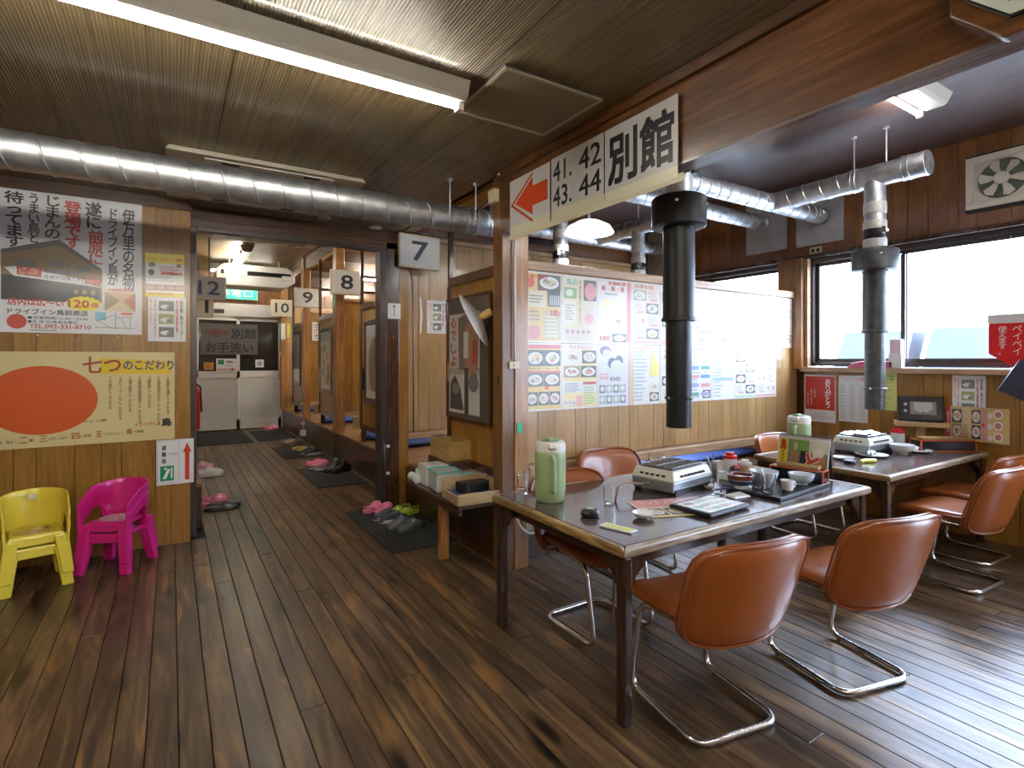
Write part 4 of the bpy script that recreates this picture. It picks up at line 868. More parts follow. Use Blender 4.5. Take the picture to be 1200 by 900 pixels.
# window wall papers
s = Sheet(.305, .465); s.rect(.03,.26,.97,.97,(.55,.03,.015),1); s.vtext('ありがとう', .66,.30,.86,.92,(.85,.85,.83),.03,sp=.85); s.vtext('合言葉は笑顔', .31,.52,.37,.70,(.8,.75,.72),.01); s.vtext('お客様に感謝の心', .20,.34,.26,.70,(.8,.75,.72),.01); s.vtext('真心込めて', .09,.32,.15,.60,(.8,.75,.72),.01); s.lines(.3,.05,.9,.2,6,(.55,.55,.6))
s.build('notice', 'red and white thank-you poster under the window beside the pillar', 'notice', (XW-.006, 2.893, 1.04), RX)
s = Sheet(.255, .44); s.text('アルコール類', .08,.88,.92,.96,(.72,.25,.25),.02)
for i in range(20): y = .06+i*.038; s.rect(.05,y,.05+.22*(.7+.3*sin(i*3)),y+.014,(.35,.37,.42),2); s.rect(.38,y,.55,y+.014,(.5,.5,.55),2); s.rect(.72,y,.92,y+.014,(.5,.5,.55),2)
s.build('notice', 'white printed drinks list under the window, behind the hanging hood', 'notice', (XW-.006, 2.585, 1.055), RX)
s = Sheet(.22, .335, flat((.66,.68,.22))); s.text('ノンアルコール飲料', .06,.88,.94,.95,(.05,.25,.12),.02); s.text('ウーロン茶', .1,.80,.9,.87,(.05,.25,.12),.02); s.text('ソフトドリンク', .1,.72,.8,.79,(.65,.15,.04),.02); s.lines(.1,.3,.85,.66,8,(.22,.36,.14)); s.lines(.1,.06,.8,.28,5,(.3,.42,.14))
s.build('notice', 'yellow green drinks notice under the window beside the hanging hood', 'notice', (XW-.006, 2.33, 1.135), RX)
grill_notice(.215, .33, (XW-.006, 1.71, 1.13), RX, 'white grilling notice with photos under the window, near the black tablet')
for x_, y_ in ((0,0),):
    s = Sheet(.40, .275, mat('menu_gold', (.62,.46,.20), .3, coat=.3)); r_ = random.Random(12)
    s.rect(0,0,.07,1,(.60,.05,.10),1); s.vtext('おすすめ', .01,.2,.06,.85,(.85,.8,.8),.03)
    for i in range(2):
        s.food(.10,.52-i*.44,.26,.92-i*.44,r_); s.food(.42,.52-i*.44,.56,.92-i*.44,r_)
    for i in range(3): s.ell(.83,.82-i*.32,.075,.13,(.8,.8,.78),2); s.ell(.83,.82-i*.32,.05,.09,(.55,.18,.14),3); s.ell(.71,.78-i*.32,.04,.08,(.75,.72,.68),2)
    s.rect(.27,.05,.40,.95,(.66,.50,.30),2); s.lines(.28,.1,.39,.5,5,(.4,.2,.1)); s.rect(.57,.05,.66,.95,(.62,.30,.28),2); s.ell(.60,.50,.03,.05,(.6,.06,.04),4)
    s.build('menu_sheet', 'gold menu sheet with dish photos leaning under the window', 'menu', (XW-.012, 1.657, .905), RX)
pn = Sheet(.25, .42, flat((.70,.015,.02))); pn.t = .002
t = thing('pennant', 'red pennant with white writing hanging in the window', 'pennant', (5.36, 1.43, 1.74), R(-90))
MB().prism([(-.13,0),(.13,0),(.13,-.27),(0,-.36),(-.13,-.27)], 0, .002, 'XZ').build('cloth', flat((.70,.015,.02)), t)
box(-.135,-.004,-.04,.135,.004,.03).build('hem', flat((.75,.75,.75)), t)
pm = MB()
for c, x0, x1, ch in (('ペイペイ', .01, .065, 0), ('使えます。', -.075, -.02, 0)):
    vs, fs = glyphs('\n'.join(c), 0, .85); pm.add([((x0+x1)/2+u*(x1-x0), -.002, -.17+v*.22) for u, v in vs], fs)
pm.build('print', flat((.85,.85,.85)), t, fix=False)
MB().cyl((0,0,.03), (0,0,.62), .002, 5).build('string', M_cord, t)
# menus on the partition
cols = [2.082, 2.406, 2.745, 3.105, 3.43, 3.763, 4.092, 4.416, 4.751, 5.08, 5.36]
bgs = [(.72,.50,.16),(.74,.66,.44),(.78,.72,.62),(.75,.60,.45),(.80,.76,.62),(.66,.74,.60),(.74,.70,.62),(.78,.80,.74),(.78,.80,.76),(.80,.80,.76)]
bg2 = [(.76,.56,.16),(.78,.66,.30),(.72,.74,.76),(.80,.78,.70),(.78,.78,.75),(.78,.80,.80),(.80,.80,.80),(.78,.80,.80),(.80,.81,.80)]
nmU = ['orange and cream menu poster with a round red mark, upper row at the pillar','cream menu poster with a pink meat photo, second in the upper row','white menu poster with a big bowl photo and red heading, third in the upper row','pale orange menu poster with noodle photos, fourth in the upper row','narrow menu poster behind the black hood pipe, upper row','pale green menu poster just past the hood pipe, upper row','menu poster with brown dish photos, upper row past the green one','pale vegetable menu poster, upper row, third from the window end','pale menu poster with ringed dishes, upper row, second from the window end','pale menu poster at the window end of the upper row']
nmL = ['yellow menu poster with grilled meat plates, lower row at the pillar','yellow and green menu poster with bowls, second in the lower row','grey dessert menu poster with a 300 price, third in the lower row','white and yellow drinks price poster, fourth in the lower row','menu poster with bottles behind the hood pipe, lower row','drinks list poster with coloured boxes, lower row past the hood pipe','plain price list poster with a blue heading, lower row','pale menu poster with a green round dish, lower row','pale menu poster at the window end of the lower row']
rm = random.Random(21)
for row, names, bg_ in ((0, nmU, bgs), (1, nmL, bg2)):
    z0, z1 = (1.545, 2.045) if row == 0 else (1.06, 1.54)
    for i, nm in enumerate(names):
        w = cols[i+1]-cols[i]-.004; s = Sheet(w, z1-z0, mat('laminated_white', (.80,.80,.78), .2, coat=.3)); s.fade = .12; c = bg_[i]; k = 1-min(1, i*.0)  # fade: window flare mixed into the poster colours
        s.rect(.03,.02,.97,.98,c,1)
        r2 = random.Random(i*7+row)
        if (row, i) == (0, 0):
            s.food(.33,.74,.97,.97,r2,n=1); s.ell(.14,.84,.10,.07,(.70,.06,.03),4); s.rect(.03,.50,.56,.73,(.74,.66,.45),2); s.rect(.60,.52,.95,.76,(.06,.06,.06),3)
            for q in range(5): s.rect(.65+q*.06,.54,.69+q*.06,.68,(.5,.5,.5),4)
            s.rect(.50,.05,.97,.46,(.50,.44,.20),2); s.lines(.52,.07,.94,.40,6,(.70,.66,.6)); s.text('2周1', .66,.38,.95,.47,RD,.04,5); s.lines(.06,.30,.45,.46,3,(.3,.25,.2)); s.ell(.22,.14,.20,.10,(.66,.25,.2),3); s.text('自慢の鳥焼き', .05,.90,.60,.96,RD,.03,6); s.lines(.1,.55,.5,.68,3)
        elif (row, i) == (0, 1):
            s.rect(.05,.66,.40,.82,(.25,.42,.15),2); s.ell(.2,.74,.10,.05,(.7,.75,.6),3); s.text('逸品', .10,.86,.42,.95,(.15,.42,.38),.03); s.vtext('特産地鶏のこだわり', .46,.30,.54,.94,(.35,.22,.10),.02); s.rect(.60,.64,.97,.95,(.10,.10,.11),2); s.ell(.80,.78,.17,.13,(.72,.28,.26),3)
            s.rect(.62,.28,.96,.50,(.72,.58,.52),2); s.ell(.78,.38,.13,.07,(.74,.36,.32),3); s.rect(.05,.30,.38,.62,(.78,.74,.60),2); s.lines(.08,.33,.35,.58,6,(.45,.4,.3)); s.rect(.05,.05,.95,.22,(.72,.62,.52),2)
            for q in range(5): s.ell(.14+q*.15,.17,.05,.03,(.5,.3,.25),3)
        elif (row, i) == (0, 2):
            s.rect(.86,.03,.97,.98,(.66,.10,.08),2); s.text('鳥・鳥・鳥', .10,.82,.78,.90,RD,.03); s.text('名物料理', .30,.91,.82,.97,RD,.04); s.lines(.2,.75,.8,.79,1); s.ell(.30,.60,.24,.10,(.80,.72,.35),2); s.ell(.55,.42,.32,.15,(.82,.80,.74),3); s.ell(.58,.42,.22,.10,(.70,.64,.34),4); s.ell(.60,.36,.08,.03,(.45,.3,.15),5); s.text('580', .05,.05,.35,.12,RD,.03); s.food(.42,.03,.84,.16,r2,dark=True)
        elif (row, i) == (1, 2):
            s.ell(.22,.90,.16,.08,(.20,.13,.25),2); s.ell(.26,.86,.12,.06,(.66,.56,.72),3); s.ell(.42,.70,.13,.09,(.12,.09,.16),2); s.ell(.62,.74,.12,.09,(.12,.09,.16),2); s.ell(.55,.66,.18,.09,(.70,.76,.60),3); s.text('¥300', .35,.41,.66,.48,(.1,.1,.1),.02); s.text('GG', .05,.44,.30,.54,(.70,.30,.30),.03); s.rect(.90,.0,.97,1,(.78,.36,.42),2)
            for a in range(2):
                for q in range(4): s.rect(.05+q*.20,.05+a*.17,.22+q*.20,.18+a*.17,[(.35,.42,.48),(.16,.20,.20)][(a+q)%2],2); s.ell(.135+q*.2,.12+a*.17,.06,.045,(.74,.76,.68),3)
            s.text('デザート', .45,.90,.85,.97,(.75,.35,.4),.03)
        elif row == 1 and i == 0:
            s.rect(.03,.92,.97,.98,(.66,.12,.08),2); s.food(.04,.66,.50,.90,r2); s.food(.51,.66,.97,.90,r2)
            for a in range(2):
                for q in range(2+a): s.food(.04+q*(.93/(2+a)), .36-a*.28, .02+(q+1)*(.93/(2+a)), .56-a*.28, r2)
            s.rect(.03,.56,.97,.59,(.60,.1,.08),3); s.ell(.58,.34,.06,.03,(.7,.08,.04),6); s.text('カルビ・ロース', .08,.61,.9,.645,(.3,.1,.05),.02)
        elif row == 1 and i == 1:
            s.rect(.03,.92,.97,.98,(.76,.70,.64),2); s.text('サイドメニュー', .2,.93,.9,.975,RD,.02); s.food(.04,.68,.55,.90,r2,dark=False); s.food(.56,.70,.97,.90,r2); s.food(.04,.48,.50,.66,r2); s.food(.52,.48,.97,.66,r2)
            s.rect(.04,.24,.97,.42,(.74,.74,.70),2); s.lines(.06,.25,.5,.40,5); s.rect(.58,.37,.96,.41,RD,3); s.lines(.6,.06,.95,.34,7,(.30,.55,.20)); s.rect(.40,.04,.56,.20,(.78,.34,.40),3); s.food(.05,.05,.38,.14,r2,False,3)
        elif row == 1 and i in (3, 5, 6):
            s.lines(.08,.05,.55,.92,14,(.45,.5,.6)); s.lines(.62,.45,.95,.92,8,(.55,.55,.6)); s.text(['ドリンク','','お飲み物','お品書き'][i-3], .1,.92,.6,.975,RD if i == 3 else (.1,.25,.5),.03)
            if i == 3: s.rect(.03,.02,.08,.98,(.80,.66,.08),2); s.poly([(.60,.50),(.75,.95),(.97,.60),(.9,.45)], (.84,.76,.15), 4)
            if i == 5:
                for a in range(4):
                    for q in range(2): s.rect(.08+q*.46,.10+a*.16,.46+q*.46,.16+a*.16,[(.05,.35,.25),(.35,.35,.62),(.70,.30,.28),(.10,.30,.58)][(a+q)%4],5)
            if i == 6: s.rect(.05,.36,.95,.42,(.30,.50,.70),4)
            if i in (3, 5): s.food(.62,.05,.95,.20,r2); s.food(.62,.22,.95,.37,r2,False)
        else:
            s.text(['','','','四季の味','鳥','野菜','炭火','サラダ','一品','旬'][i], .1,.90,.75,.97,(.55,.2,.1),.03)
            for a in range(4):
                cy = .80-a*.205; fx = .06 if a % 2 == 0 else .50
                if r2.random() < .5: s.food(fx, cy-.09, fx+.44, cy+.08, r2)
                else: s.food(fx, cy-.09, fx+.44, cy+.08, r2, False, 2)
                tx = .55 if a % 2 == 0 else .08; s.lines(tx, cy-.05, tx+.36, cy+.07, 4, (.40,.40,.38), r2); s.text(str(r2.choice([280,380,480,580,680]))+'円', tx+.08, cy-.09, tx+.34, cy-.055, RD, .02)
            s.rect(.03,.02,.97,.06,r2.choice([(.75,.35,.30),(.45,.62,.35),(.80,.68,.25)]),2)
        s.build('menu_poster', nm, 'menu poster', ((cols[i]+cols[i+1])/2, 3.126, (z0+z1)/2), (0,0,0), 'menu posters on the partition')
# papers on the long side of the counter window sill
t = thing('sill_box', 'small pink and white box standing on the window sill', 'box', (5.415, 2.21, WB-.01))
box(-.035,-.05,0,.035,.05,.13).build('body', flat((.72,.70,.70)), t, bevel=.004); box(-.033,-.045,.13,.033,.04,.25).build('upper_card', flat((.70,.50,.55)), t)
t = tag(MB().prism([(-.22,0),(.16,0),(.12,.04),(.04,.06),(-.22,.06)], -.04, .04, 'YZ').build('red_case', flat((.62,.10,.16)), loc=(5.42, 2.45, WB-.01), bevel=.006), 'flat red case lying on the window sill behind the hood', 'case')
tag(box(-.045,-.09,-.002,.045,.09,.002).build('tape_patch', flat((.02,.38,.2)), loc=(2.02, 3.066, .97), rot=(R(90), R(90), 0)) if 0 else box(-.022,-.002,-.033,.022,.002,.033).build('tape_patch', flat((.03,.42,.22)), loc=(2.0, 3.066, .96)), 'green tape patch on the corner pillar', 'tape')
tag(box(-.03,-.003,-.04,.03,.0,.04).build('grey_card', M_white, loc=(1.90, 3.078, 1.44)) if 0 else box(-.0,-.01,-.03,.012,.01,.03).build('hook', M_blackp, loc=(1.868, 3.13, 1.28)), 'small black hook on the brown post', 'hook')
# hat-like lamp on pole in front of booth seven door (silver rim seen edge-on)
t = thing('lamp_shade', 'silver bowl-shaped reflector seen edge-on in front of the booth seven door', 'lamp', (1.80, 3.33, 1.70), 0)
Mr = Matrix.Rotation(R(22), 3, 'X') @ Matrix.Rotation(R(-8), 3, 'Z')
t.rotation_euler = Vector((.69, -.56, .47)).to_track_quat('Z', 'Y').to_euler()
MB().lathe([(.0,.045),(.06,.04),(.16,.012),(.205,-.005),(.208,-.008),(.16,.004),(.06,.03),(0,.036)], n=40, cap=False).build('reflector', M_whitealu, t, smooth=True)
MB().lathe([(.02,.04),(.03,.07),(.03,.13),(.0,.135)], n=16).build('socket', M_pineg, t, smooth=True)
# ================================================================ TABLES AND CHAIRS
def table(name, label, x0, y0, x1, y1, H=.70):
    t = thing(name, label, 'table', ((x0+x1)/2, (y0+y1)/2, 0)); a, b = (x1-x0)/2, (y1-y0)/2
    ew = .035
    box(-a+ew, -b+ew, H-.04, a-ew, b-ew, H).build('tabletop', M_tabletop, t)
    for s in (-1, 1):
        MB().hexa([(s*a,-b,H-.04),(s*(a-ew),-b+ew,H-.04),(s*(a-ew),b-ew,H-.04),(s*a,b,H-.04)], [(s*a,-b,H+.001),(s*(a-ew),-b+ew,H+.001),(s*(a-ew),b-ew,H+.001),(s*a,b,H+.001)]).build('table_edge', M_tedge, t, bevel=.011, seg=3)
        MB().hexa([(-a,s*b,H-.04),(-a+ew,s*(b-ew),H-.04),(a-ew,s*(b-ew),H-.04),(a,s*b,H-.04)], [(-a,s*b,H+.001),(-a+ew,s*(b-ew),H+.001),(a-ew,s*(b-ew),H+.001),(a,s*b,H+.001)]).build('table_edge', M_tedgex, t, bevel=.011, seg=3)
        box(-a+.06, s*(b-.07)-.012, H-.095, a-.06, s*(b-.07)+.012, H-.04).build('apron', M_tleg, t)
        box(s*(a-.07)-.012, -b+.06, H-.095, s*(a-.07)+.012, b-.06, H-.04).build('apron', M_tleg, t)
        for q in (-1, 1):
            box(s*(a-.042)-.024, q*(b-.042)-.024, 0, s*(a-.042)+.024, q*(b-.042)+.024, H-.04).build('leg', M_tleg, t, bevel=.01)
            cr = [(0,0),(0,-.13),(-.02,-.12),(-.03,-.09),(-.055,-.07),(-.08,-.055),(-.085,0)]
            MB().prism([(s*(a-.066)+s*u, H-.04+v) for u, v in cr], q*(b-.042)-.010, q*(b-.042)+.010, 'XZ').build('corner_bracket', M_tleg, t)
            MB().prism([(q*(b-.066)+q*u, H-.04+v) for u, v in cr], s*(a-.042)-.010, s*(a-.042)+.010, 'YZ').build('corner_bracket', M_tleg, t)
    return t
TB = .70
table('dining_table', 'brown-topped dining table with worn wooden edge, nearest the viewer', 1.45, 1.50, 3.37, 2.50)
table('dining_table', 'brown-topped dining table pushed against the window wall', 3.76, 1.57, 5.40, 2.50)
def slab(w, d, th, ex=5, n=14, k=12):
    """padded rounded slab in XY, thickness along Z"""
    vs = []; fs = []
    for sgn in (1, -1):
        for j in range(k+1):
            for i in range(n+1):
                u = -1+2*i/n; v = -1+2*j/k
                u2 = math.copysign(abs(sin(u*pi/2))**.9, u); v2 = math.copysign(abs(sin(v*pi/2))**.9, v)
                m = max(abs(u2), abs(v2)); 
                if m > 1e-6:
                    e_ = (abs(u2)**ex+abs(v2)**ex)**(1/ex); q = m/e_
                else: q = 1
                x, y = u2*q*w/2, v2*q*d/2
                z = sgn*th/2*max(0, 1-m**6)**.5
                vs.append((x, y, z))
    N = (n+1)*(k+1)
    for j in range(k):
        for i in range(n):
            a = j*(n+1)+i; fs.append((a, a+1, a+n+2, a+n+1)); fs.append((N+a, N+a+n+1, N+a+n+2, N+a+1))
    return vs, fs
def rim(w, d, ex=5, n=48):
    o = []
    for i in range(n):
        a = 2*pi*i/n; c_, s_ = cos(a), sin(a); q = (abs(c_)**ex+abs(s_)**ex)**(-1/ex); o.append((c_*q*w/2, s_*q*d/2, 0))
    return o
def weld(mb, name, m, parent):
    o = mb.build(name, m, parent, smooth=False); b = bmesh.new(); b.from_mesh(o.data); bmesh.ops.remove_doubles(b, verts=b.verts[:], dist=.0012)
    bmesh.ops.recalc_face_normals(b, faces=b.faces[:]); b.to_mesh(o.data); b.free(); o.data.shade_smooth(); return o
def fillet(P, r, k=6):
    out = []; P = [Vector(p) for p in P]
    for i, p in enumerate(P):
        if i in (0, len(P)-1) : out.append(p); continue
        a = (P[i-1]-p); b = (P[i+1]-p); q = min(r, a.length*.48, b.length*.48); a.normalize(); b.normalize()
        A, B = p+a*q, p+b*q
        for j in range(k+1): t = j/k; out.append(A*(1-t)**2+p*2*t*(1-t)+B*t*t)
    return out
def make_chair(label):
    t = thing('dining_chair', label, 'chair', (0,0,0), 0, 'orange brown vinyl chairs with chrome frames')
    def fs_(p):   # seat: dished, front edge rolls down
        x, y, z = p; return (x*(1-.06*(y<0)), y, .435+z+.35*x*x-.02*max(0, y/.24)**3+(.05*max(0, (-y-.12)/.12)**2))
    vs, fs = slab(.50, .50, .075); m = MB(); m.add([fs_(v) for v in vs], fs); seat = weld(m, 'seat', M_leather, t)
    MB().tube([fs_((p[0]*.996, p[1]*.996, 0)) for p in rim(.50, .50)], .0065, 8, closed=True).build('piping', M_piping, seat, smooth=True)
    def fb(p):    # back: x across, y up the back, z thickness
        x, y, z = p; h = y+.20; s = h/.40
        Y = -.235-.11*s+1.15*x*x*(1-.25*s)-z
        return (x*(1+.05*s), Y, .375+h*.97-.02*x*x*10*(s>.8)*0)
    vs, fs = slab(.53, .42, .07); m = MB(); m.add([fb(v) for v in vs], fs); bk = weld(m, 'backrest', M_leather, t)
    for zz in (.018, -.018):
        MB().tube([fb((p[0]*.985, p[1]*.985, zz)) for p in rim(.53, .42)], .0055, 8, closed=True).build('piping', M_piping, bk, smooth=True)
    w = .20; r = .0125
    P = [(-w*.8,-.12,.40),(-w,.13,.405),(-w,.235,.02+r),(-w,-.215,r+.004),(w,-.215,r+.004),(w,.235,.02+r),(w,.13,.405),(w*.8,-.12,.40)]
    P[2] = (-w,.20,r+.004); P[5] = (w,.20,r+.004)
    MB().tube(fillet(P, .075, 8), r, 12).build('frame', M_chrome, t, smooth=True)
    for s in (-1, 1): MB().sphere((s*w,.14,.008), .012, 10, 6).build('glide', M_chrome, t, smooth=True)
    box(-.17,-.15,.385,.17,.15,.405).build('seat_plate', M_blackp, t)
    return t
ch0 = make_chair('orange brown vinyl chair at the front table, nearest the viewer')
ch0.location = (1.85, 1.47, 0); ch0.rotation_euler = (0, 0, R(-10))
dup(ch0, (2.63, 1.33, 0), R(-13), 'orange brown vinyl chair at the front table, to the right of the nearest one')
dup(ch0, (1.94, 2.20, 0), R(180), 'dark-looking vinyl chair tucked under the far side of the front table by the pitcher')
dup(ch0, (2.66, 2.66, 0), R(176), 'vinyl chair across the front table, its back showing behind the grill')
dup(ch0, (4.45, 2.47, 0), R(178), 'vinyl chair across the window table, behind the calendar')
dup(ch0, (4.30, 1.45, 0), R(-4), 'vinyl chair on the near side of the window table, the closer of the two there')
dup(ch0, (4.92, 1.58, 0), R(-4), 'vinyl chair on the near side of the window table, next to the wall')
# ================================================================ TODDLER CHAIRS
def kid_chair(label, m, seatcol, loc, rz, group):
    t = thing('toddler_chair', label, 'chair', loc, rz, group)
    # faces -Y locally
    b = MB(); b.hexa([(-.135,-.125,.235),(.135,-.125,.235),(.12,.12,.235),(-.12,.12,.235)], [(-.13,-.12,.262),(.13,-.12,.262),(.115,.115,.262),(-.115,.115,.262)]); b.build('seat', m, t, bevel=.01)
    MB().hexa([(-.14,-.135,.20),(.14,-.135,.20),(.14,-.122,.20),(-.14,-.122,.20)], [(-.132,-.128,.25),(.132,-.128,.25),(.132,-.115,.25),(-.132,-.115,.25)]).build('front_skirt', m, t, bevel=.004)
    p = MB().prism([(.105*cos(2*pi*i/20), .095*sin(2*pi*i/20)-.005) for i in range(20)], .262, .2645, 'XY', m=seatcol)
    rr_ = random.Random(4)
    for i in range(16):
        cx, cy = rr_.uniform(-.075,.075), rr_.uniform(-.07,.06); q = rr_.uniform(.008,.02)
        p.prism([(cx+q*cos(2*pi*k/7), cy+q*sin(2*pi*k/7)) for k in range(7)], .2646, .2650, 'XY', m=flat([(.55,.35,.12),(.6,.55,.5),(.35,.10,.12)][i % 3]))
    p.build('seat_print', None, t)
    for sx in (-1, 1):
        for sy in (-1, 1):
            y0 = -.118 if sy < 0 else .108
            def ring(cx, cy, wx, wy, z): return [(cx-wx,cy-wy,z),(cx+wx,cy-wy,z),(cx+wx,cy+wy,z),(cx-wx,cy+wy,z)]
            MB().hexa(ring(sx*.148, y0+sy*.040, .030, .024, 0), ring(sx*.118, y0, .036, .030, .245)).build('leg', m, t, bevel=.008)
    # back shell wraps round with arm holes
    n = 44; g = []
    for i in range(n+1):
        a = -1+2*i/n; s_ = abs(a)
        ang = a*pi*.5*1.0
        if s_ < .62: u = s_/.62; x = math.copysign(.152*sin(u*pi/2), a); y = -.0+.150*cos(u*pi/2)
        else: u = (s_-.62)/.38; x = math.copysign(.152-.004*u, a); y = -.155*u
        ztop = .50-.02*(s_/.62)**2 if s_ < .62 else .48-.10*((s_-.62)/.38)**1.2
        sm = min(1, max(0, (s_-.40)/.14)); zb = .262+(ztop-.075-.262)*(sm*sm*(3-2*sm))
        e_ = min(1, max(0, (s_-.90)/.08)); zb = zb+(.235-zb)*(e_*e_*(3-2*e_))
        g.append((x, y, zb, ztop))
    m_ = MB(); R_ = 6; vs = []
    for (x, y, zb, zt) in g:
        for j in range(R_+1):
            q = j/R_; z = zb+(zt-zb)*q; k = 1+.10*(z-.26)/.28; vs.append((x*k, y*k+.02*(z-.26)/.28*(1 if y > 0 else 0), z))
    m_.add(vs, [(i*(R_+1)+j, (i+1)*(R_+1)+j, (i+1)*(R_+1)+j+1, i*(R_+1)+j+1) for i in range(n) for j in range(R_)])
    o = m_.build('backrest', m, t, smooth=False); o.data.shade_smooth()
    sd = o.modifiers.new('thick', 'SOLIDIFY'); sd.thickness = .013; sd.offset = 0
    bv = o.modifiers.new('soft', 'BEVEL'); bv.width = .005; bv.segments = 2; bv.limit_method = 'ANGLE'; bv.angle_limit = R(50)
    MB().prism([(.02*cos(2*pi*i/16), .02*sin(2*pi*i/16)+.455) for i in range(16)], .128, .1345, 'XZ').build('sticker', flat((.7,.68,.55)), t) if seatcol is MKY and 'upper' in label else None
    return t
MKY = flat((.52,.40,.12)); MYEL = mat('yellow_plastic', (.74,.60,.06), .3, coat=.3); MPNK = mat('magenta_plastic', (.62,.015,.22), .28, coat=.35)
kid_chair('lower yellow plastic toddler chair under the stacked one by the wall', MYEL, MKY, (-.735, 4.52, 0), R(14), 'yellow toddler chairs')
kid_chair('upper yellow plastic toddler chair with oval sticker, stacked on another', MYEL, MKY, (-.735, 4.52, .075), R(14), 'yellow toddler chairs')
kid_chair('lower magenta plastic toddler chair under the stacked one by the wall', MPNK, flat((.60,.35,.42)), (-.31, 4.60, 0), R(-28), 'magenta toddler chairs')
kid_chair('upper magenta plastic toddler chair with printed seat, stacked on another', MPNK, flat((.60,.50,.55)), (-.31, 4.60, .075), R(-28), 'magenta toddler chairs')

# ================================================================ TABLE THINGS
def onT(x, y, h=0): return (x, y, TB+.0015+h)
def pitcher(label, loc, rz, mb=None):
    t = thing('insulated_pitcher', label, 'pitcher', loc, rz, 'green insulated pitchers'); t.scale = (1.14,)*3
    g = mat('sage_green_plastic', (.30,.40,.20), .35, coat=.15)
    MB().lathe([(.0,0),(.058,0),(.064,.01),(.068,.06),(.070,.20),(.068,.225),(.064,.23)], n=36).build('body', g, t, smooth=True)
    MB().lathe([(.068,.222),(.070,.24),(.066,.262),(.058,.268),(.0,.27)], n=36).build('lid', M_white, t, smooth=True)
    MB().lathe([(.0,.268),(.042,.2705),(.044,.274),(.0,.276)], n=28).build('lid_disc', mat('dark_green_plastic', (.05,.22,.06), .35), t, smooth=True)
    box(-.013,-.05,.27,.013,.01,.282).build('lever', g, t, bevel=.004)
    MB().prism([(-.09,.245),(-.062,.235),(-.062,.268),(-.085,.266)], -.018, .018, 'YZ').build('lid_tab', M_white, t, bevel=.004)
    MB().tube(fillet([(0,-.062,.205),(0,-.105,.205),(0,-.105,.06),(0,-.062,.055)], .03), .011, 10).build('handle', g, t, smooth=True)
    return t
pitcher('sage green insulated pitcher with white lid at the corner of the front table', onT(1.645, 2.235), R(-28))
pitcher('sage green insulated pitcher on the window table behind the calendar', onT(3.93, 2.24), R(-75))
def mug(label, loc, rz, s=1):
    t = thing('glass_mug', label, 'glass', loc, rz, 'clear glass mugs with handles')
    MB().lathe([(0,0),(.036,0),(.038,.004),(.040,.125),(.037,.125),(.034,.012),(0,.011)], n=28, cap=False).build('glass_body', M_glassclear, t, smooth=True)
    MB().tube(fillet([(.036,0,.105),(.075,0,.105),(.075,0,.03),(.036,0,.03)], .025), .0065, 8).build('handle', M_glassclear, t, smooth=True)
    return t
mug('clear glass mug with handle, half hidden behind the green pitcher', onT(1.64, 2.40), R(160))
mug('clear glass mug with handle standing behind the grill on the front table', onT(2.60, 2.41), R(-20))
def tumbler(label, loc, h=.075, r=.027, fl=False):
    return tag(MB().lathe([(0,0),(r*.8,0),(r*.82,.003),(r,h),(r-.002,h),(r*.78,.012),(0,.011)], n=28, cap=False).build('tumbler', M_glassclear, loc=loc, smooth=True), label, 'glass', 'small clear glass tumblers')
tumbler('small clear tumbler standing alone beside the black puck', onT(1.862, 2.03), .095, .032)
tumbler('tall clear tumbler on the tray in front of the blue-white bowls', onT(2.70, 1.70, .012), .10, .034)
tumbler('clear tumbler on the tray behind the taller one', onT(2.735, 1.80, .012), .09, .032)
puck = tag(MB().lathe([(0,0),(.036,0),(.044,.008),(.044,.02),(.034,.032),(.022,.034),(0,.034)], n=32).build('call_button', M_blackp, loc=onT(1.63, 1.905), smooth=True), 'round black call button on the front table', 'button')
MB().lathe([(0,.033),(.018,.035),(.019,.038),(0,.04)], n=24).build('button_top', mat('grey_plastic', (.4,.42,.45), .3), puck, smooth=True)
def bowl(name, label, loc, r, h, m=M_ceram, foot=.45, cat='bowl', group='porcelain bowls', n=36, t=.004):
    return tag(MB().lathe([(0,.003),(r*foot*.9,.003),(r*foot,0),(r*foot,.006),(r*.78,h*.35),(r*.95,h*.72),(r,h),(r-t,h),(r*.93-t,h*.72),(r*.74,h*.38),(r*.4,h*.16),(0,h*.14)], n=n, cap=False).build(name, m, loc=loc, smooth=True), label, cat, group)
bowl('sauce_dish', 'small white sauce dish on the front table beside the tablet', onT(1.825, 1.76), .052, .024, cat='dish', group='small white dishes')
c1 = Sheet(.155, .052); c1.t = .006; c1.rect(.08,.12,.92,.88,(.78,.75,.12)); c1.text('お呼び出し', .15,.25,.85,.72,(.15,.35,.1),.02)
c1.build('table_card', 'small yellow and white card at the corner of the front table', 'card', (1.61, 1.70, TB+.005), (R(-90), 0, R(-74)))
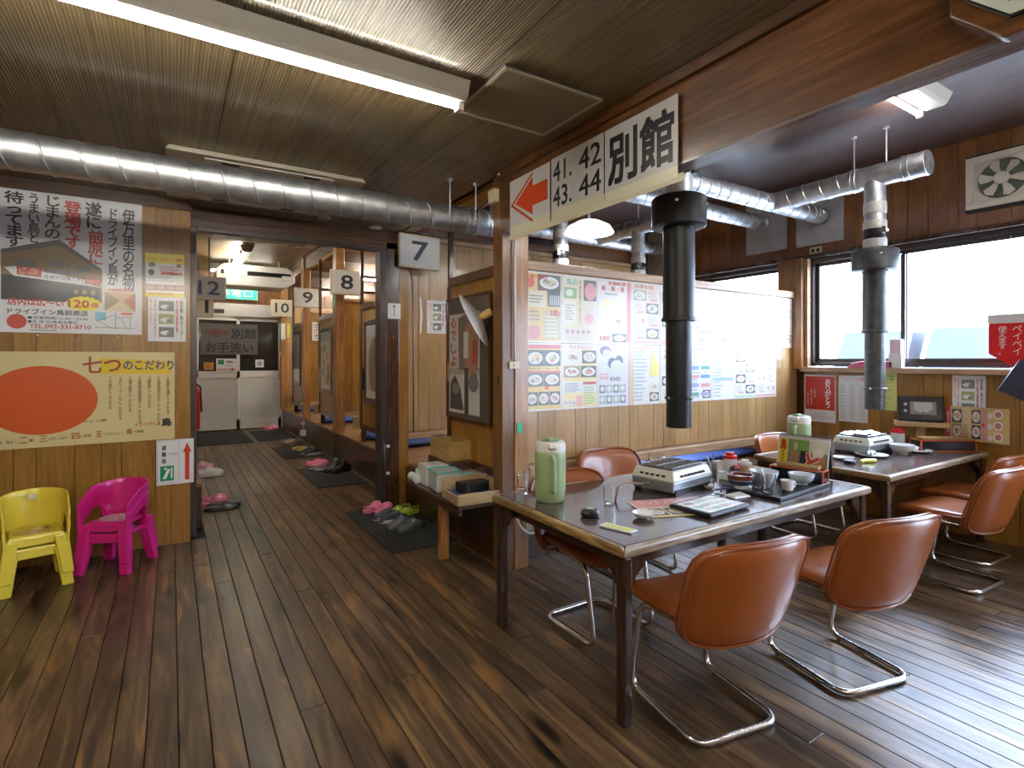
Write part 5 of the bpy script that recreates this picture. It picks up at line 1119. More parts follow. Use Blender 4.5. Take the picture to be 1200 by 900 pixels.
def gas_grill(label, loc, rz):
    t = thing('table_grill', label, 'grill', loc, rz, 'portable gas table grills')
    cm = mat('cream_enamel', (.66,.64,.56), .3, coat=.3); st = mat('brushed_steel_blue', (.36,.39,.42), .32, metal=.7)
    MB().hexa([(-.185,-.13,.012),(.185,-.13,.012),(.185,.13,.012),(-.185,.13,.012)], [(-.19,-.135,.07),(.19,-.135,.07),(.19,.135,.07),(-.19,.135,.07)]).build('base', st, t, bevel=.006)
    box(-.17,-.137,.0,.17,-.130,.03).build('front_slot', M_blackp, t); 
    for sx in (-1,1):
        for sy in (-1,1): box(sx*.16-.015,sy*.11-.015,0,sx*.16+.015,sy*.11+.015,.014).build('foot', M_blackp, t)
    MB().hexa([(-.195,-.14,.07),(.195,-.14,.07),(.195,.14,.07),(-.195,.14,.07)], [(-.175,-.12,.125),(.175,-.12,.125),(.175,.12,.125),(-.175,.12,.125)]).build('cream_cover', cm, t, bevel=.008)
    for i in range(7): box(-.12+i*.035,-.139,.092,-.10+i*.035,-.128,.102).build('vent_slot', M_blackp, t)
    for i in range(5): box(-.192,-.08+i*.035,.092,-.18,-.062+i*.035,.102).build('vent_slot', M_blackp, t)
    box(-.150,-.10,.118,.150,.10,.128).build('drip_tray', mat('sooty_steel', (.10,.10,.10), .45, metal=.7, var=.4, bscale=60), t)
    gm = mat('grill_wire', (.42,.42,.43), .4, metal=.8, var=.4, bscale=90)
    for i in range(17): MB().cyl((-.144+i*.018, -.10, .134), (-.144+i*.018, .10, .134), .0032, 6).build('grill_bar', gm, t)
    for y in (-.10, 0, .10): MB().cyl((-.15, y, .1385), (.15, y, .1385), .0034, 6).build('cross_bar', gm, t)
    return t
g1 = gas_grill('cream and steel gas grill on the front table under the black hood', onT(2.40, 2.10), R(8))
MB().tube([(-.19,0,.05),(-.24,0,.06),(-.28,.01,.055),(-.36,.03,.075),(-.44,.03,.06),(-.50,.0,.0),(-.52,-.01,-.30),(-.50,.02,-.64)], .006, 8).build('gas_hose', mat('brown_hose', (.25,.13,.07), .4), g1, smooth=True)
MB().cyl((-.19,0,.05), (-.26,0,.057), .010, 10).build('hose_fitting', M_chrome, g1, smooth=True)
g2 = gas_grill('cream gas grill on the window table with grey cloth on top', onT(4.62, 2.12), R(0))
cl = MB()
for j in range(7):
    for i in range(9): cl.v.append((-.15+i*.036, -.10+j*.03, .143+.012*sin(i*1.3+j)+.008*cos(j*2.1+i*.7)))
cl.add([], []); cl.f += [(j*9+i, j*9+i+1, (j+1)*9+i+1, (j+1)*9+i) for j in range(6) for i in range(8)]; cl.mi += [0]*48
cl.build('foil_cover', mat('foil_cloth', (.6,.62,.64), .4, metal=.3), g2, smooth=True)
def lay(s, name, label, cat, x, y, rz, h=0, group=None): return s.build(name, label, cat, (x, y, TB+.0015+h+s.t/2), (R(-90), 0, rz), group)
s = Sheet(.42, .295, flat((.76,.62,.52))); s.t = .0012; r_ = random.Random(3); s.rect(.02,.55,.98,.97,(.72,.30,.28)); s.text('ランチメニュー', .10,.70,.80,.90,(.85,.8,.75),.03)
for i in range(4): s.food(.04+i*.24,.08,.25+i*.24,.45,r_)
s.rect(.02,.0,.98,.05,YL); lay(s, 'menu_sheet', 'laminated menu sheet under the tablet on the front table', 'menu', 2.10, 1.80, R(-20))
def tablet_flat(label, x, y, rz):
    t = thing('tablet', label, 'tablet', onT(x, y, .002), rz)
    box(-.165,-.115,0,.165,.115,.020).build('case', M_blackp, t, bevel=.009)
    s = Sheet(.275, .185, mat('tablet_screen', (.30,.33,.34), .05, coat=.6, emit=.35)); s.t = .001
    for i in range(4):
        for j in range(3): s.rect(.05+i*.235,.06+j*.30,.25+i*.235,.30+j*.30,[(.55,.5,.35),(.35,.40,.28),(.5,.32,.26),(.55,.56,.55)][(i+j)%4])
    s.build('screen', '', '', (0,0,.0205), (R(-90),0,0), parent=t); return t
tablet_flat('black order tablet lying on menus at the front of the table', 2.21, 1.70, R(4))
# tray with dishes
t = thing('serving_tray', 'black rectangular tray with dirty dishes on the front table', 'tray', onT(2.89, 1.76), R(5))
box(-.28,-.14,0,.28,.14,.006).build('tray_base', M_blackp, t); MB().box(-.29,-.15,.0,.29,-.14,.018).box(-.29,.14,.0,.29,.15,.018).box(-.29,-.14,0,-.28,.14,.018).box(.28,-.14,0,.29,.14,.018).build('tray_rim', M_blackp, t, bevel=.003)
z_ = .008
bb = bowl('brown_bowl', 'white and blue bowl with a dark brown inside at the tray corner', onT(2.685, 1.86, z_), .068, .072, foot=.6, group=None)
MB().lathe([(.066,.050),(.070,.054),(.0715,.075),(.064,.075),(.058,.045),(.0,.03)], n=36, cap=False).build('brown_rim', mat('brown_glaze', (.14,.03,.02), .2, coat=.4), bb, smooth=True)
MB().lathe([(.0555,.022),(.0625,.034),(.0635,.036),(.0665,.046)], n=36, cap=False).build('blue_pattern', mat('indigo_glaze', (.04,.06,.16), .25), bb, smooth=True)
bowl('pale_blue_bowl', 'wide pale blue bowl behind the tumblers on the tray', onT(2.87, 1.84, z_), .078, .078, mat('pale_blue_glaze', (.62,.68,.76), .12, coat=.5))
bowl('pale_blue_bowl', 'pale blue bowl on the tray against the black box', onT(3.06, 1.73, z_), .070, .060, MATS['pale_blue_glaze'])
cp = thing('white_cup', 'small white cup with a handle on the tray', 'cup', onT(2.84, 1.685, z_), R(-15))
MB().lathe([(0,0),(.024,0),(.030,.006),(.034,.05),(.035,.056),(.032,.056),(.028,.010),(0,.008)], n=28, cap=False).build('body', M_ceram, cp, smooth=True)
MB().tube(fillet([(.032,0,.045),(.058,0,.045),(.054,0,.015),(.030,0,.016)], .015), .0045, 8).build('handle', M_ceram, cp, smooth=True)
tag(MB().hexa([(-.06,-.035,0),(.06,-.045,0),(.065,.03,0),(-.05,.04,0)], [(-.055,-.03,.012),(.055,-.04,.006),(.06,.025,.016),(-.045,.035,.010)]).build('folded_napkin', M_paper, loc=onT(2.52, 1.77), bevel=.003), 'folded white napkin at the tray edge', 'napkin')
tag(MB().tube([(-.06,-.02,.012),(0,.02,.03),(.06,0,.02),(.03,-.03,.012)], .006, 8).tube([(-.05,.03,.01),(.02,-.02,.02),(.06,.03,.012)], .005, 8).build('tongs', mat('indigo_plastic', (.03,.05,.14), .3), loc=onT(2.56, 1.87, 0), smooth=True), 'dark blue tongs beside the brown bowl', 'tongs')
for i, (x, y, r) in enumerate(((2.62, 2.08, .045), (2.72, 2.22, .075), (2.55, 1.97, .032))):
    bowl('side_plate', ['small white plate beside the grill', 'larger white plate behind the grill beside the blue cloth', 'tiny white dish beside the grill front'][i], onT(x, y), r, .018, cat='plate', group='white plates')
# sauce station
bx = thing('condiment_box', 'red and white condiment box holding jars on the front table', 'box', onT(2.93, 2.04), R(4))
MB().box(-.13,-.055,0,.13,.055,.005).box(-.13,-.055,0,.13,-.050,.045).box(-.13,.050,0,.13,.055,.045).box(-.13,-.05,0,-.125,.05,.045).box(.125,-.05,0,.13,.05,.045).build('box_body', flat((.74,.74,.74)), bx)
MB().box(-.132,-.057,0,-.11,-.049,.047).box(.11,-.057,0,.132,-.049,.047).build('red_band', flat((.55,.05,.03)), bx); box(-.10,-.0575,.010,-.03,-.0555,.038).build('label', flat((.2,.28,.5)), bx)
def jar(label, loc, r, h, body, lid, fill, lh=.03, group=None):
    t = thing('sauce_jar', label, 'jar', loc, 0, group)
    MB().lathe([(0,0),(r*.9,0),(r,.006),(r,h),(r*.95,h+.004),(0,h+.004)], n=28).build('jar_body', body, t, smooth=True)
    if fill: MB().lathe([(0,.004),(r*.93,.006),(r*.93,h*fill[0]),(0,h*fill[0])], n=24).build('contents', flat(fill[1]), t, smooth=True)
    MB().lathe([(r*1.06,h),(r*1.08,h+.006),(r*1.06,h+lh*.6),(r*.65,h+lh*.7),(r*.62,h+lh*1.3),(0,h+lh*1.35)], n=28).build('lid', lid, t, smooth=True)
    return t
frost = mat('frosted_plastic', (.72,.74,.74), .25, alpha=.72)
j1 = jar('clear jar with a red stepped lid and a ladle on the front table', onT(2.98, 2.14, .0), .040, .10, frost, M_red, None)
MB().tube([(0,0,.10),(0,0,.17),(.006,0,.178),(.012,0,.17)], .0025, 6).build('ladle', M_chrome, j1, smooth=True)
jar('brown sauce jar with a white lid in the condiment box', onT(3.00, 2.05, .008), .038, .065, mat('amber_plastic', (.55,.32,.20), .2, alpha=.8), M_white, (.6, (.42,.16,.05)), .022)
jar('small dark soy bottle with a red cap in the condiment box', onT(2.92, 2.06, .008), .022, .05, M_blackp, M_red, None, .014)
jar('second small dark sauce bottle in the condiment box', onT(2.87, 2.04, .008), .018, .055, mat('dark_purple_plastic', (.08,.02,.03), .3), M_blackp, None, .012)
hl = thing('cutlery_holder', 'steel cutlery holder with tongs beside the jars', 'holder', onT(2.84, 2.17))
MB().lathe([(0,0),(.03,0),(.032,.002),(.033,.085),(.031,.085),(.03,.004),(0,.004)], n=24, cap=False).build('cup', M_chrome, hl, smooth=True)
MB().cyl((0,0,.02),(.03,.01,.13),.004,6).cyl((.01,.0,.02),(-.02,.02,.12),.004,6).build('tongs', M_chrome, hl)
# black box and calendar
def black_box(label, x, y, rz, L_=.36, d=.115, h=.085, mbox=None):
    t = thing('lacquer_box', label, 'box', onT(x, y), rz, 'black lacquer boxes with orange edges')
    box(-L_/2,-d/2,.004,L_/2,d/2,h).build('body', mat('black_lacquer', (.012,.013,.02), .25, coat=.3), t, bevel=.003)
    e_ = flat((.62,.12,.02)); w = .004; m = MB()
    for sx in (-1,1):
        for sy in (-1,1): m.box(sx*L_/2-w,sy*d/2-w,0,sx*L_/2+w,sy*d/2+w,h+.002)
    for sy in (-1,1): m.box(-L_/2,sy*d/2-w,h-.004,L_/2,sy*d/2+w,h+.003).box(-L_/2,sy*d/2-w,0,L_/2,sy*d/2+w,.006)
    for sx in (-1,1): m.box(sx*L_/2-w,-d/2,h-.004,sx*L_/2+w,d/2,h+.003).box(sx*L_/2-w,-d/2,0,sx*L_/2+w,d/2,.006)
    m.build('orange_edge', e_, t)
    MB().box(-L_/2+.03,-d/2+.02,h+.002,L_/2-.03,d/2-.02,h+.022).build('wooden_lid', M_pineg, t, bevel=.003)
    return t
black_box('black and orange lacquer box in front of the calendar on the front table', 3.180, 1.815, R(-78), .29, .10, .075)
cal = thing('desk_calendar', 'spiral desk calendar with food photos standing on the front table', 'calendar', onT(3.30, 1.845), R(-88))
s = Sheet(.31, .25, mat('calendar_board', (.74,.76,.78), .35)); r_ = random.Random(6); s.t = .004
s.rect(.02,.03,.20,.90,(.82,.64,.03),1); s.text('鳥', .05,.62,.17,.88,RD,.06); s.vtext('ドライブイン', .07,.08,.15,.60,(.1,.06,.05),.03)
s.rect(.21,.03,.98,.90,(.30,.26,.16),1); s.poly([(.21,.60),(.30,.90),(.62,.90),(.60,.64),(.4,.56)], (.22,.42,.10), 2); s.rect(.62,.62,.98,.90,(.62,.64,.50),2)
s.rect(.26,.32,.42,.62,(.45,.28,.14),3); s.rect(.46,.30,.60,.64,(.03,.03,.035),3); s.ell(.36,.74,.04,.10,(.70,.60,.42),4); s.ell(.88,.36,.07,.18,(.42,.2,.08),4); s.ell(.80,.60,.10,.14,(.72,.70,.66),3)
s.rect(.86,.03,.98,.24,(.55,.10,.03),4)
s.text('と', .55,.08,.86,.62,(.85,.82,.8),.11,5); s.text('と', .56,.10,.85,.60,(.62,.06,.03),.05,6); s.text('り', .34,.08,.52,.34,(.85,.82,.8),.10,5); s.text('り', .35,.10,.51,.32,(.62,.06,.03),.04,6)
s.build('page', '', '', (0,-.030,.127), (R(-11),0,0), parent=cal)
box(-.15,.036,0,.15,.040,.235).build('back_board', M_blackp, cal, rot=(R(10),0,0))
rg = MB()
for i in range(24): x = -.146+i*.0127; rg.tube([(x, -.004+.010*cos(a), .250+.010*sin(a)) for a in [k*pi/4 for k in range(8)]], .0016, 5, closed=True)
rg.build('spiral_binding', M_blackp, cal)
# window table things
bowl('white_bowl', 'white bowl with chopsticks in the middle of the window table', onT(4.74, 1.90), .085, .072)
for i, (x, y, r, lb) in enumerate(((4.42, 1.97, .11, 'large white plate with scraps at the near edge of the window table'), (4.93, 1.88, .11, 'white plate with red marks near the lacquer box on the window table'), (4.02, 2.28, .10, 'white plate beside the green pitcher on the window table'), (4.12, 2.02, .07, 'smaller white plate behind the calendar on the window table'))):
    q = bowl('dinner_plate', lb, onT(x, y), r, .018, cat='plate', group='white plates')
    if i < 2: tag(MB().tube([(-.04,0,.02),(0,.02,.03),(.05,0,.025)], .008, 8).tube([(-.03,-.02,.02),(.03,.01,.035),(.04,.04,.02)], .006, 8).build('crumpled_paper', M_paper, loc=(x, y, TB+.004), smooth=True), ['crumpled white paper on the near plate of the window table', 'crumpled white paper on the plate by the lacquer box'][i], 'paper')
j2 = jar('clear jar with a red lid on the window table in front of the standing tablet', onT(5.16, 2.10), .052, .11, frost, M_red, None, .032)
jar('small jar with a white lid beside the red-lidded one on the window table', onT(5.05, 2.16), .034, .07, frost, M_white, None, .02)
jar('small dark brown jar by the standing tablet on the window table', onT(5.24, 2.06), .03, .055, mat('brown_jar', (.10,.03,.02), .3), mat('brown_lid', (.14,.04,.03), .4), None, .02)
tumbler('clear tumbler beside the grill on the window table', onT(4.84, 2.02), .085, .03)
tag(MB().lathe([(.0,0),(.03,.0),(.042,.01),(.036,.022),(0,.026)], n=20).build('black_scrubber', M_blackp, loc=onT(4.00, 1.92), smooth=True), 'black puck at the near corner of the window table', 'button')
tag(MB().tube([(-.07,0,.010),(-.02,.012,.012),(.03,-.006,.014),(.08,.01,.010)], [.012,.015,.014,.010], 10).build('yellow_cloth', mat('yellow_rubber', (.72,.70,.08), .5), loc=onT(4.13, 1.86), rot=(0,0,R(-15)), smooth=True), 'crumpled yellow wrapper at the near corner of the window table', 'wrapper')
black_box('black and orange lacquer box on the window table under the menu sheet', 5.20, 1.80, R(-34), .42, .12, .085)
tag(MB().cyl((0,0,.02),(.26,-.03,.026),.004,6).cyl((0,.015,.02),(.26,-.005,.028),.004,6).build('chopsticks', M_pine, loc=onT(4.90, 2.02)), 'pair of wooden chopsticks on the window table', 'chopsticks')
tb = thing('standing_tablet', 'black order tablet standing on a wooden shelf block by the window wall', 'tablet', (5.30, 1.985, .965), R(-66))
box(-.185,-.05,-.10,.185,.09,-.06).build('wooden_stand', M_pine, tb, bevel=.003); box(-.03,-.0,-.265,.03,.06,-.10).build('stand_leg', M_pine, tb)
sc_ = box(-.155,-.014,-.0,.155,.014,.215).build('tablet_case', M_blackp, tb, bevel=.012, loc=(0,.0,-.06), rot=(R(-14),0,0))
s = Sheet(.26, .16, mat('dark_screen', (.05,.05,.055), .08)); s.t = .001; s.rect(.22,.18,.90,.86,(.22,.20,.17)); s.rect(.32,.40,.80,.82,(.45,.47,.45)); s.text('注文', .38,.30,.72,.42,(.8,.8,.8),.02); s.ell(.1,.70,.05,.08,(.4,.4,.42)); s.ell(.1,.35,.05,.08,(.4,.4,.42)); s.build('screen', '', '', (0,-.015,.11), parent=sc_)
tag(box(-.09,-.008,-.13,.09,.008,.13).build('hanging_card', mat('navy_card', (.03,.04,.07), .4), loc=(5.25, 1.335, 1.27), rot=(R(4), R(28), R(-58))), 'dark navy card hanging tilted at the picture edge', 'card')
MB().cyl((0,0,.12),(0,0,1.9),.003,6).build('hanging_string', M_blackp, bpy.data.objects['hanging_card'])

# ================================================================ SHOES AND FLOOR THINGS
def mats_(label, x0, y0, x1, y1, rz=0):
    return tag(box(-(x1-x0)/2,-(y1-y0)/2,.0,(x1-x0)/2,(y1-y0)/2,.009).build('floor_mat', M_mat, loc=((x0+x1)/2, (y0+y1)/2, .001), rot=(0,0,rz), bevel=.003), label, 'mat', 'charcoal floor mats')
mats_('charcoal mat in front of booth seven, nearest the viewer', 1.37, 3.80, 1.90, 5.05)
mats_('charcoal mat in front of the first corridor booth', 1.37, 6.17, 1.93, 7.4)
mats_('charcoal mat in front of the second corridor booth', 1.37, 8.25, 1.96, 9.4)
mats_('charcoal mat at the far right before the end door', 1.30, 10.3, 1.94, 11.8)
mats_('wide charcoal mat before the end door, on the other side from the pink slippers', .36, 10.25, 1.20, 12.1)
def shoe_profile(kind, u):
    w = .047*(max(0, 1-abs(2*u-1)**2.6))**.45*(1-.14*math.exp(-((u-.42)/.16)**2)); w = max(w, .003)
    if kind == 'boot': h = .05+.10*(1/(1+math.exp((u-.45)*16)))
    elif kind == 'clog': h = .045+.022*math.exp(-((u-.66)/.2)**2)
    else: h = .040+.045*(1/(1+math.exp((u-.55)*10)))
    h *= (max(0, 1-abs(2*u-1)**7))**.5; return w, max(h, .012)
def shoe(label, x, y, rz, col, sole=(.5,.5,.5), kind='sneaker', group=None, sc=1., z=.0):
    t = thing('shoe', label, 'shoe', (x, y, z), rz, group); t.scale = (sc,)*3
    n = 14; k = 12; L_ = .27; so = MB(); vs = []
    for i in range(n+1):
        u = i/n; w, h = shoe_profile(kind, u); 
        vs.append((u*L_-L_/2, w))
    out = [(a, b*1.06) for a, b in vs]+[(a, -b*1.06) for a, b in reversed(vs)]
    th = .028 if kind in ('sneaker','boot') else .022
    so.prism(out, 0, th, 'XY'); so.build('sole', flat(sole), t, bevel=.004)
    up = []; op = {'sneaker': .40, 'boot': .36, 'clog': .50, 'flat': .58}[kind]
    for i in range(n+1):
        u = i/n; w, h = shoe_profile(kind, u)
        if kind == 'flat': h *= .62
        for j in range(k+1):
            a = pi*j/k; yy = w*cos(a); q = sin(a)**.7
            z_ = .012+h*q
            if u < op:      # opening: top sinks
                c_ = 1-abs(cos(a))**2.2; z_ = .012+h*(q-c_*(.75 if kind != 'boot' else .6)*min(1, (op-u)/.12)*min(1, (u+.02)/.09))
            up.append((u*L_-L_/2, yy, z_))
    m = MB(); m.add(up, [(i*(k+1)+j, (i+1)*(k+1)+j, (i+1)*(k+1)+j+1, i*(k+1)+j+1) for i in range(n) for j in range(k)])
    o = m.build('upper', flat(col), t, smooth=False); o.data.shade_smooth(); sd = o.modifiers.new('thick', 'SOLIDIFY'); sd.thickness = .004; sd.offset = 0
    if kind == 'sneaker':
        l = MB()
        for i in range(4): xx = -.01+i*.022; w, h = shoe_profile(kind, (xx+L_/2)/L_); l.tube([(xx,-.022,h*.86+.012),(xx+.005,0,h+.017),(xx,.022,h*.86+.012)], .0028, 5)
        l.build('laces', flat(tuple(min(.8, c*1.6+.06) for c in col)), t)
    if kind == 'clog':
        MB().tube([(-.03,-.046,.04),(-.10,-.04,.052),(-.128,0,.056),(-.10,.04,.052),(-.03,.046,.04)], .006, 6).build('strap', flat(col), t, smooth=True)
        hs = MB()
        for i in range(3):
            for q in (-1, 0, 1): w, h = shoe_profile(kind, .62+i*.1); hs.sphere((-.135+.27*(.62+i*.1), q*.02, .013+h*(1-.12*abs(q))), .004, 6, 4)
        hs.build('holes', flat(tuple(c*.4 for c in col)), t)
    return t
PK = (.72,.20,.34); NV = (.03,.035,.06); GR = (.10,.10,.11)
def pair(what, x, y, rz, gap=.118, **k):
    gap = max(gap, .122*k.get('sc', 1))
    a = R(rz); dx, dy = -sin(a)*gap/2, cos(a)*gap/2
    shoe(what[0], x+dx, y+dy, a, **k); shoe(what[1], x-dx, y-dy, a+R(4), **k)
pair(('pink clog on the near mat, farther of the pair', 'pink clog on the near mat, nearer of the pair'), 1.64, 4.93, 35, col=PK, sole=PK, kind='clog', group='pink clogs', z=.010)
pair(('navy sneaker on the near mat, farther of the pair', 'navy sneaker with white sole on the near mat, nearer of the pair'), 1.64, 4.62, 190, col=NV, sole=(.55,.52,.5), kind='sneaker', group='navy sneakers', z=.010)
pair(('big grey slip-on on the near mat, farther of the pair', 'big grey slip-on on the near mat, nearest shoe'), 1.66, 4.30, 205, col=(.09,.095,.10), sole=(.07,.075,.08), kind='sneaker', group='grey slip-on shoes', z=.010, sc=1.12, gap=.13)
pair(('yellow green clog peeking behind the dark shoes on the near mat', 'second yellow green clog behind the dark shoes on the near mat'), 1.83, 4.74, 200, sc=.85, col=(.42,.55,.04), sole=(.42,.55,.04), kind='clog', group='yellow green clogs', z=.010)
pair(('pink clog on the second mat, farther of the pair', 'pink clog on the second mat, nearer of the pair'), 1.66, 7.52, 20, col=PK, sole=PK, kind='clog', group='pink clogs', z=.010)
pair(('grey slipper on the second mat, farther of the pair', 'grey slipper on the second mat, nearer of the pair'), 1.62, 7.15, 200, col=GR, sole=(.06,.06,.06), kind='flat', group='grey slippers', z=.010)
pair(('black ankle boot on the second mat, farther of the pair', 'black ankle boot on the second mat, nearer of the pair'), 1.78, 6.95, 208, col=(.010,.010,.011), sole=(.010,.010,.010), kind='boot', group='black ankle boots', z=.010, sc=1.15, gap=.12)
pair(('brown pink-lined shoe on the third mat, farther of the pair', 'brown pink-lined shoe on the third mat, nearer of the pair'), 1.70, 9.60, 195, col=(.16,.09,.06), sole=(.25,.18,.14), kind='sneaker', group='brown shoes', z=.010, sc=1.1)
pair(('tan sandal on the third mat, farther of the pair', 'tan sandal on the third mat, nearer of the pair'), 1.75, 8.95, 205, col=(.50,.30,.10), sole=(.5,.36,.18), kind='flat', group='tan sandals', z=.010, sc=1.1)
pair(('black sneaker with white trim on the third mat, farther of the pair', 'black sneaker with white trim on the third mat, nearer of the pair'), 1.78, 8.48, 200, col=(.02,.02,.025), sole=(.55,.55,.55), kind='sneaker', group='black sneakers', z=.010, sc=1.12)
pair(('white sneaker beside the corridor frame, farther of the pair', 'white sneaker beside the corridor frame, nearer of the pair'), .40, 7.62, -8, col=(.66,.66,.70), sole=(.7,.7,.7), kind='sneaker', group='white sneakers', sc=1.15, gap=.12)
pair(('pink patterned sneaker behind the white ones, farther of the pair', 'pink patterned sneaker behind the white ones, nearer of the pair'), .34, 8.15, -10, col=(.62,.32,.38), sole=(.66,.6,.6), kind='sneaker', group='pink sneakers')
pair(('pink clog behind the black flats by the corridor frame, farther of the pair', 'pink clog behind the black flats by the corridor frame, nearer of the pair'), .36, 6.12, -5, col=PK, sole=PK, kind='clog', group='pink clogs')
pair(('black flat shoe by the corridor frame, farther of the pair', 'black flat shoe by the corridor frame, nearest of the pair'), .42, 5.86, -14, col=(.015,.015,.016), sole=(.02,.02,.02), kind='flat', group='black flats', sc=1.1)
pair(('pink slipper at the end door, farther of the pair', 'pink slipper at the end door, nearer of the pair'), 1.72, 11.9, 10, col=PK, sole=PK, kind='clog', group='pink clogs', sc=1.2)
# fire extinguisher on a small stand
ex = thing('fire_extinguisher', 'red fire extinguisher half hidden by the corridor frame', 'fire extinguisher', (.215, 7.4, .60))
MB().lathe([(0,0),(.07,0),(.075,.02),(.075,.42),(.06,.50),(.025,.55),(.02,.58),(0,.58)], n=28).build('cylinder', M_red, ex, smooth=True)
box(-.02,-.05,.58,.02,.06,.62).build('handle', M_blackp, ex, bevel=.004); MB().tube([(0,.04,.57),(.08,.04,.5),(.09,.0,.2)], .01, 8).build('hose', M_blackp, ex, smooth=True)
tag(box(-.10,-.10,0,.10,.10,.218).build('wooden_stand', M_pineg, loc=(.10, 7.4, .381)), 'small wooden block under the fire extinguisher', 'stand')
# booth cushions
def cushion(label, x, y, z, w=.55, d=.55, rz=0):
    vs, fs = slab(w, d, .06, n=10, k=8); m = MB(); m.add([(a, b, c+.03) for a, b, c in vs], fs); o = weld(m, 'floor_cushion', M_blue, None); o.location = (x, y, z); o.rotation_euler = (0,0,rz); return tag(o, label, 'cushion', 'blue floor cushions')
cz = .402
for i, (x, y, lb) in enumerate(((2.42, 4.72, 'blue floor cushion at the edge of booth seven'), (2.42, 6.95, 'blue floor cushion at the edge of the first corridor booth'), (2.42, 6.2, 'second blue floor cushion in the first corridor booth'), (2.40, 9.1, 'blue floor cushion in the second corridor booth'), (2.40, 11.4, 'blue floor cushion in the last corridor booth'),
    (2.6, 3.75, 'blue floor cushion behind the partition near the pillar'), (3.5, 3.75, 'blue floor cushion behind the partition, second from the pillar'), (4.4, 3.75, 'blue floor cushion behind the partition, third from the pillar'), (5.05, 3.75, 'blue floor cushion behind the partition next to the window wall'))):
    cushion(lb, x, y, cz, .62 if i < 5 else .78, .55, R(3*(i % 3-1)))
# slipper boxes on stumps
def wbox(label, x, y, z, rz=0, post=0):
    t = thing('wooden_box', label, 'box', (x, y, z), rz, 'open wooden boxes at the booths'); L_, d, h = .34, .20, .145
    MB().box(-L_/2,-d/2,0,L_/2,d/2,.01).box(-L_/2,-d/2,.01,L_/2,-d/2+.012,h).box(-L_/2,d/2-.012,.01,L_/2,d/2,h).box(-L_/2,-d/2+.012,.01,-L_/2+.012,d/2-.012,h).box(L_/2-.012,-d/2+.012,.01,L_/2,d/2-.012,h).build('box_body', M_pineg, t, bevel=.002)
    if post: box(-.03,-.03,-post,.03,.03,0).build('post', M_darkpost, t)
    return t
wbox('open wooden box at the foot of the booth seven door', 1.885, 3.90, .645, R(90))
tag(box(-.10,-.22,0,.07,.22,.06).build('box_shelf', M_step, loc=(1.89, 3.9, .583)), 'dark ledge carrying the wooden box of booth seven', 'shelf')
wbox('open wooden box on a post, first corridor booth', 2.06, 6.75, .57, R(60), .168)
wbox('open wooden box on a post, second corridor booth', 2.08, 9.0, .57, R(60), .168)
wbox('open wooden box on a post, last corridor booth', 2.08, 11.2, .57, R(60), .168)
cbl = MB().tube([(2.15,4.85,.415),(2.22,4.8,.50),(2.3,4.75,.55),(2.42,4.78,.48),(2.5,4.85,.47)], .012, 8).tube([(2.18,4.9,.415),(2.28,4.86,.47),(2.36,4.9,.5),(2.5,5.0,.48)], .010, 8)
tag(cbl.build('red_hose', mat('orange_hose', (.65,.10,.03), .4), smooth=True), 'orange red gas hose inside booth seven', 'hose')
tag(box(-.04,-.05,0,.04,.05,.10).build('power_adapter', mat('grey_device', (.3,.3,.32), .4), loc=(2.06, 8.1, .401)), 'small grey device with a red light on the corridor platform', 'device')
tag(MB().tube([(1.975,8.0,.42),(1.965,7.9,.36),(1.97,7.85,.2),(1.965,7.8,.03)], .007, 6).build('cable', M_blackp, smooth=True), 'black cable hanging down the corridor platform', 'cable')
cd_ = tag(MB().tube([(1.96,9.9,.75),(1.94,9.85,.60),(1.95,9.9,.45),(1.93,9.8,.30),(1.94,9.85,.12)], .008, 8).build('socket_cord', M_cord, smooth=True), 'white cord with extension socket hanging beside the third mat', 'cable')
for z in (.66, .45, .32): box(-.03,-.03,-.02,.03,.03,.02).build('plug', M_cord, cd_, loc=(1.94, 9.86, z))
box(-.045,-.045,-.05,.045,.045,.05).build('socket_block', M_white, cd_, loc=(1.93, 9.84, .16))
tag(box(-.04,-.03,-.16,.04,.03,.16).build('wall_phone', M_white, loc=(1.92, 11.75, 2.0), bevel=.01), 'white wall handset beside the end door', 'handset')
tag(box(-.03,-.01,-.14,.03,.01,.14).build('yellow_card', flat((.72,.74,.10)), loc=(1.95, 11.3, 2.0)), 'yellow strip card beside the white handset', 'card')
tag(box(-.02,-.035,-.05,.0,.035,.05).build('light_switch', M_ivory, loc=(1.93, 12.1, 1.55)), 'cream light switch by the end door', 'switch')
# white hoses near the pillar
wh = MB().tube(fillet([(2.03,3.05,.52),(1.93,2.98,.50),(1.90,2.95,.36),(1.98,2.92,.27),(2.10,2.95,.30),(2.10,3.0,.38)], .06), .009, 8).tube(fillet([(2.1,2.98,.42),(2.16,2.92,.34),(2.3,2.85,.20),(2.5,2.8,.16),(2.62,2.8,.24)], .08), .009, 8)
wo = tag(wh.build('gas_pipe', M_cord, smooth=True), 'white curling gas hoses under the table beside the pillar', 'hose')
box(-.05,-.02,-.05,.05,.02,.05).build('valve_block', M_chrome, wo, loc=(2.06, 3.045, .48), bevel=.01); box(-.07,-.015,-.07,.07,.015,.07).build('junction_plate', flat((.5,.46,.36)), wo, loc=(2.10, 3.05, .33))
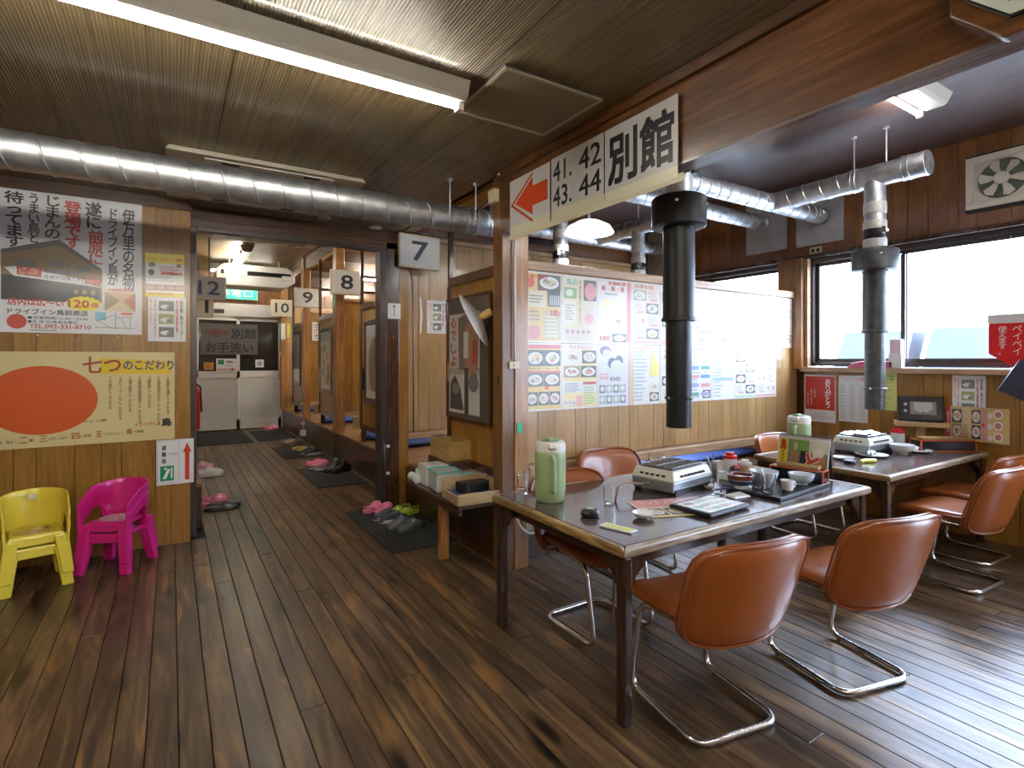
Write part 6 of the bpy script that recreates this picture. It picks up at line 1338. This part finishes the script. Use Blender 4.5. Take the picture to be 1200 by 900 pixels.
# bench shelf by booth seven
bs = thing('side_bench', 'narrow wooden side bench in front of the booth seven door', 'bench', (1.74, 3.62, 0))
box(-.17,-.49,.445,.17,.46,.47).build('bench_top', M_step, bs, bevel=.004); box(-.12,-.12,0,-.06,-.06,.445).build('leg', M_post, bs, bevel=.004); box(.08,.30,0,.13,.36,.445).build('leg', M_darkpost, bs)
box(-.15,-.46,.40,-.13,.43,.445).build('apron', M_step, bs)
BZ = .4715
tr_ = thing('wooden_tray', 'pale wooden crate tray with blue lining at the near end of the side bench', 'tray', (1.75, 3.27, BZ), R(-4))
MB().box(-.17,-.15,0,.17,.15,.01).box(-.17,-.15,.01,.17,-.138,.075).box(-.17,.138,.01,.17,.15,.13).box(-.17,-.138,.01,-.158,.138,.06).box(.158,-.138,.01,.17,.138,.12).build('crate_body', M_pine, tr_, bevel=.002)
box(-.14,-.12,.012,.14,.12,.05).build('lining', flat((.05,.12,.40)), tr_); 
tag(box(-.12,-.05,0,.09,.05,.07).build('black_box', M_blackp, loc=(1.76, 3.27, BZ+.052), bevel=.006), 'long black box lying in the wooden tray', 'box')
tag(MB().lathe([(0,0),(.03,0),(.026,.09),(0,.092)], n=20).build('black_cup', M_blackp, loc=(1.645, 3.17, BZ+.052), smooth=True), 'black cup standing in the wooden tray', 'cup')
clr = mat('milky_plastic', (.70,.74,.74), .25, alpha=.75)
for (x, y, lb, h, w) in ((1.70, 3.62, 'clear plastic container with teal-rimmed lid next to the wooden tray', .13, .11), (1.83, 3.50, 'second clear container with teal-rimmed lid behind the wooden tray', .10, .065)):
    c_ = thing('food_container', lb, 'container', (x, y, BZ), R(-6), 'clear containers with teal lids')
    box(-w*.85,-w,0,w*.85,w,h).build('tub', clr, c_, bevel=.015); box(-w*.9,-w*1.05,h,w*.9,w*1.05,h+.012).build('lid', clr, c_, bevel=.005)
    MB().tube(fillet([(-w*.88,-w*1.02,h+.013),(w*.88,-w*1.02,h+.013),(w*.88,w*1.02,h+.013),(-w*.88,w*1.02,h+.013),(-w*.88,-w*1.02,h+.013)], .03), .005, 6).build('teal_seal', flat((.05,.45,.48)), c_)
    box(-w*.6,-w*.7,h*.02,w*.6,w*.7,h*.7).build('contents', flat((.62,.60,.54)), c_)
cb = thing('paper_carton', 'white printed paper carton on the side bench', 'box', (1.72, 3.84, BZ), R(-4), None)
box(-.10,-.09,0,.10,.09,.15).build('carton', M_paper, cb, bevel=.003); box(-.08,-.092,.03,.08,-.09,.12).build('label', flat((.55,.52,.42)), cb)
tag(MB().lathe([(.016,-.06),(.035,-.06),(.035,.06),(.016,.06)], n=24, axis='Y').build('paper_roll', flat((.62,.74,.72)), loc=(1.60, 3.95, BZ+.036), smooth=True), 'pale teal paper roll at the far end of the side bench', 'roll')
tag(box(-.05,-.05,0,.05,.05,.09).build('tissue_pack', flat((.62,.74,.74)), loc=(1.70, 4.0, BZ), rot=(0,0,R(20)), bevel=.008), 'pale teal packet behind the paper roll', 'packet')
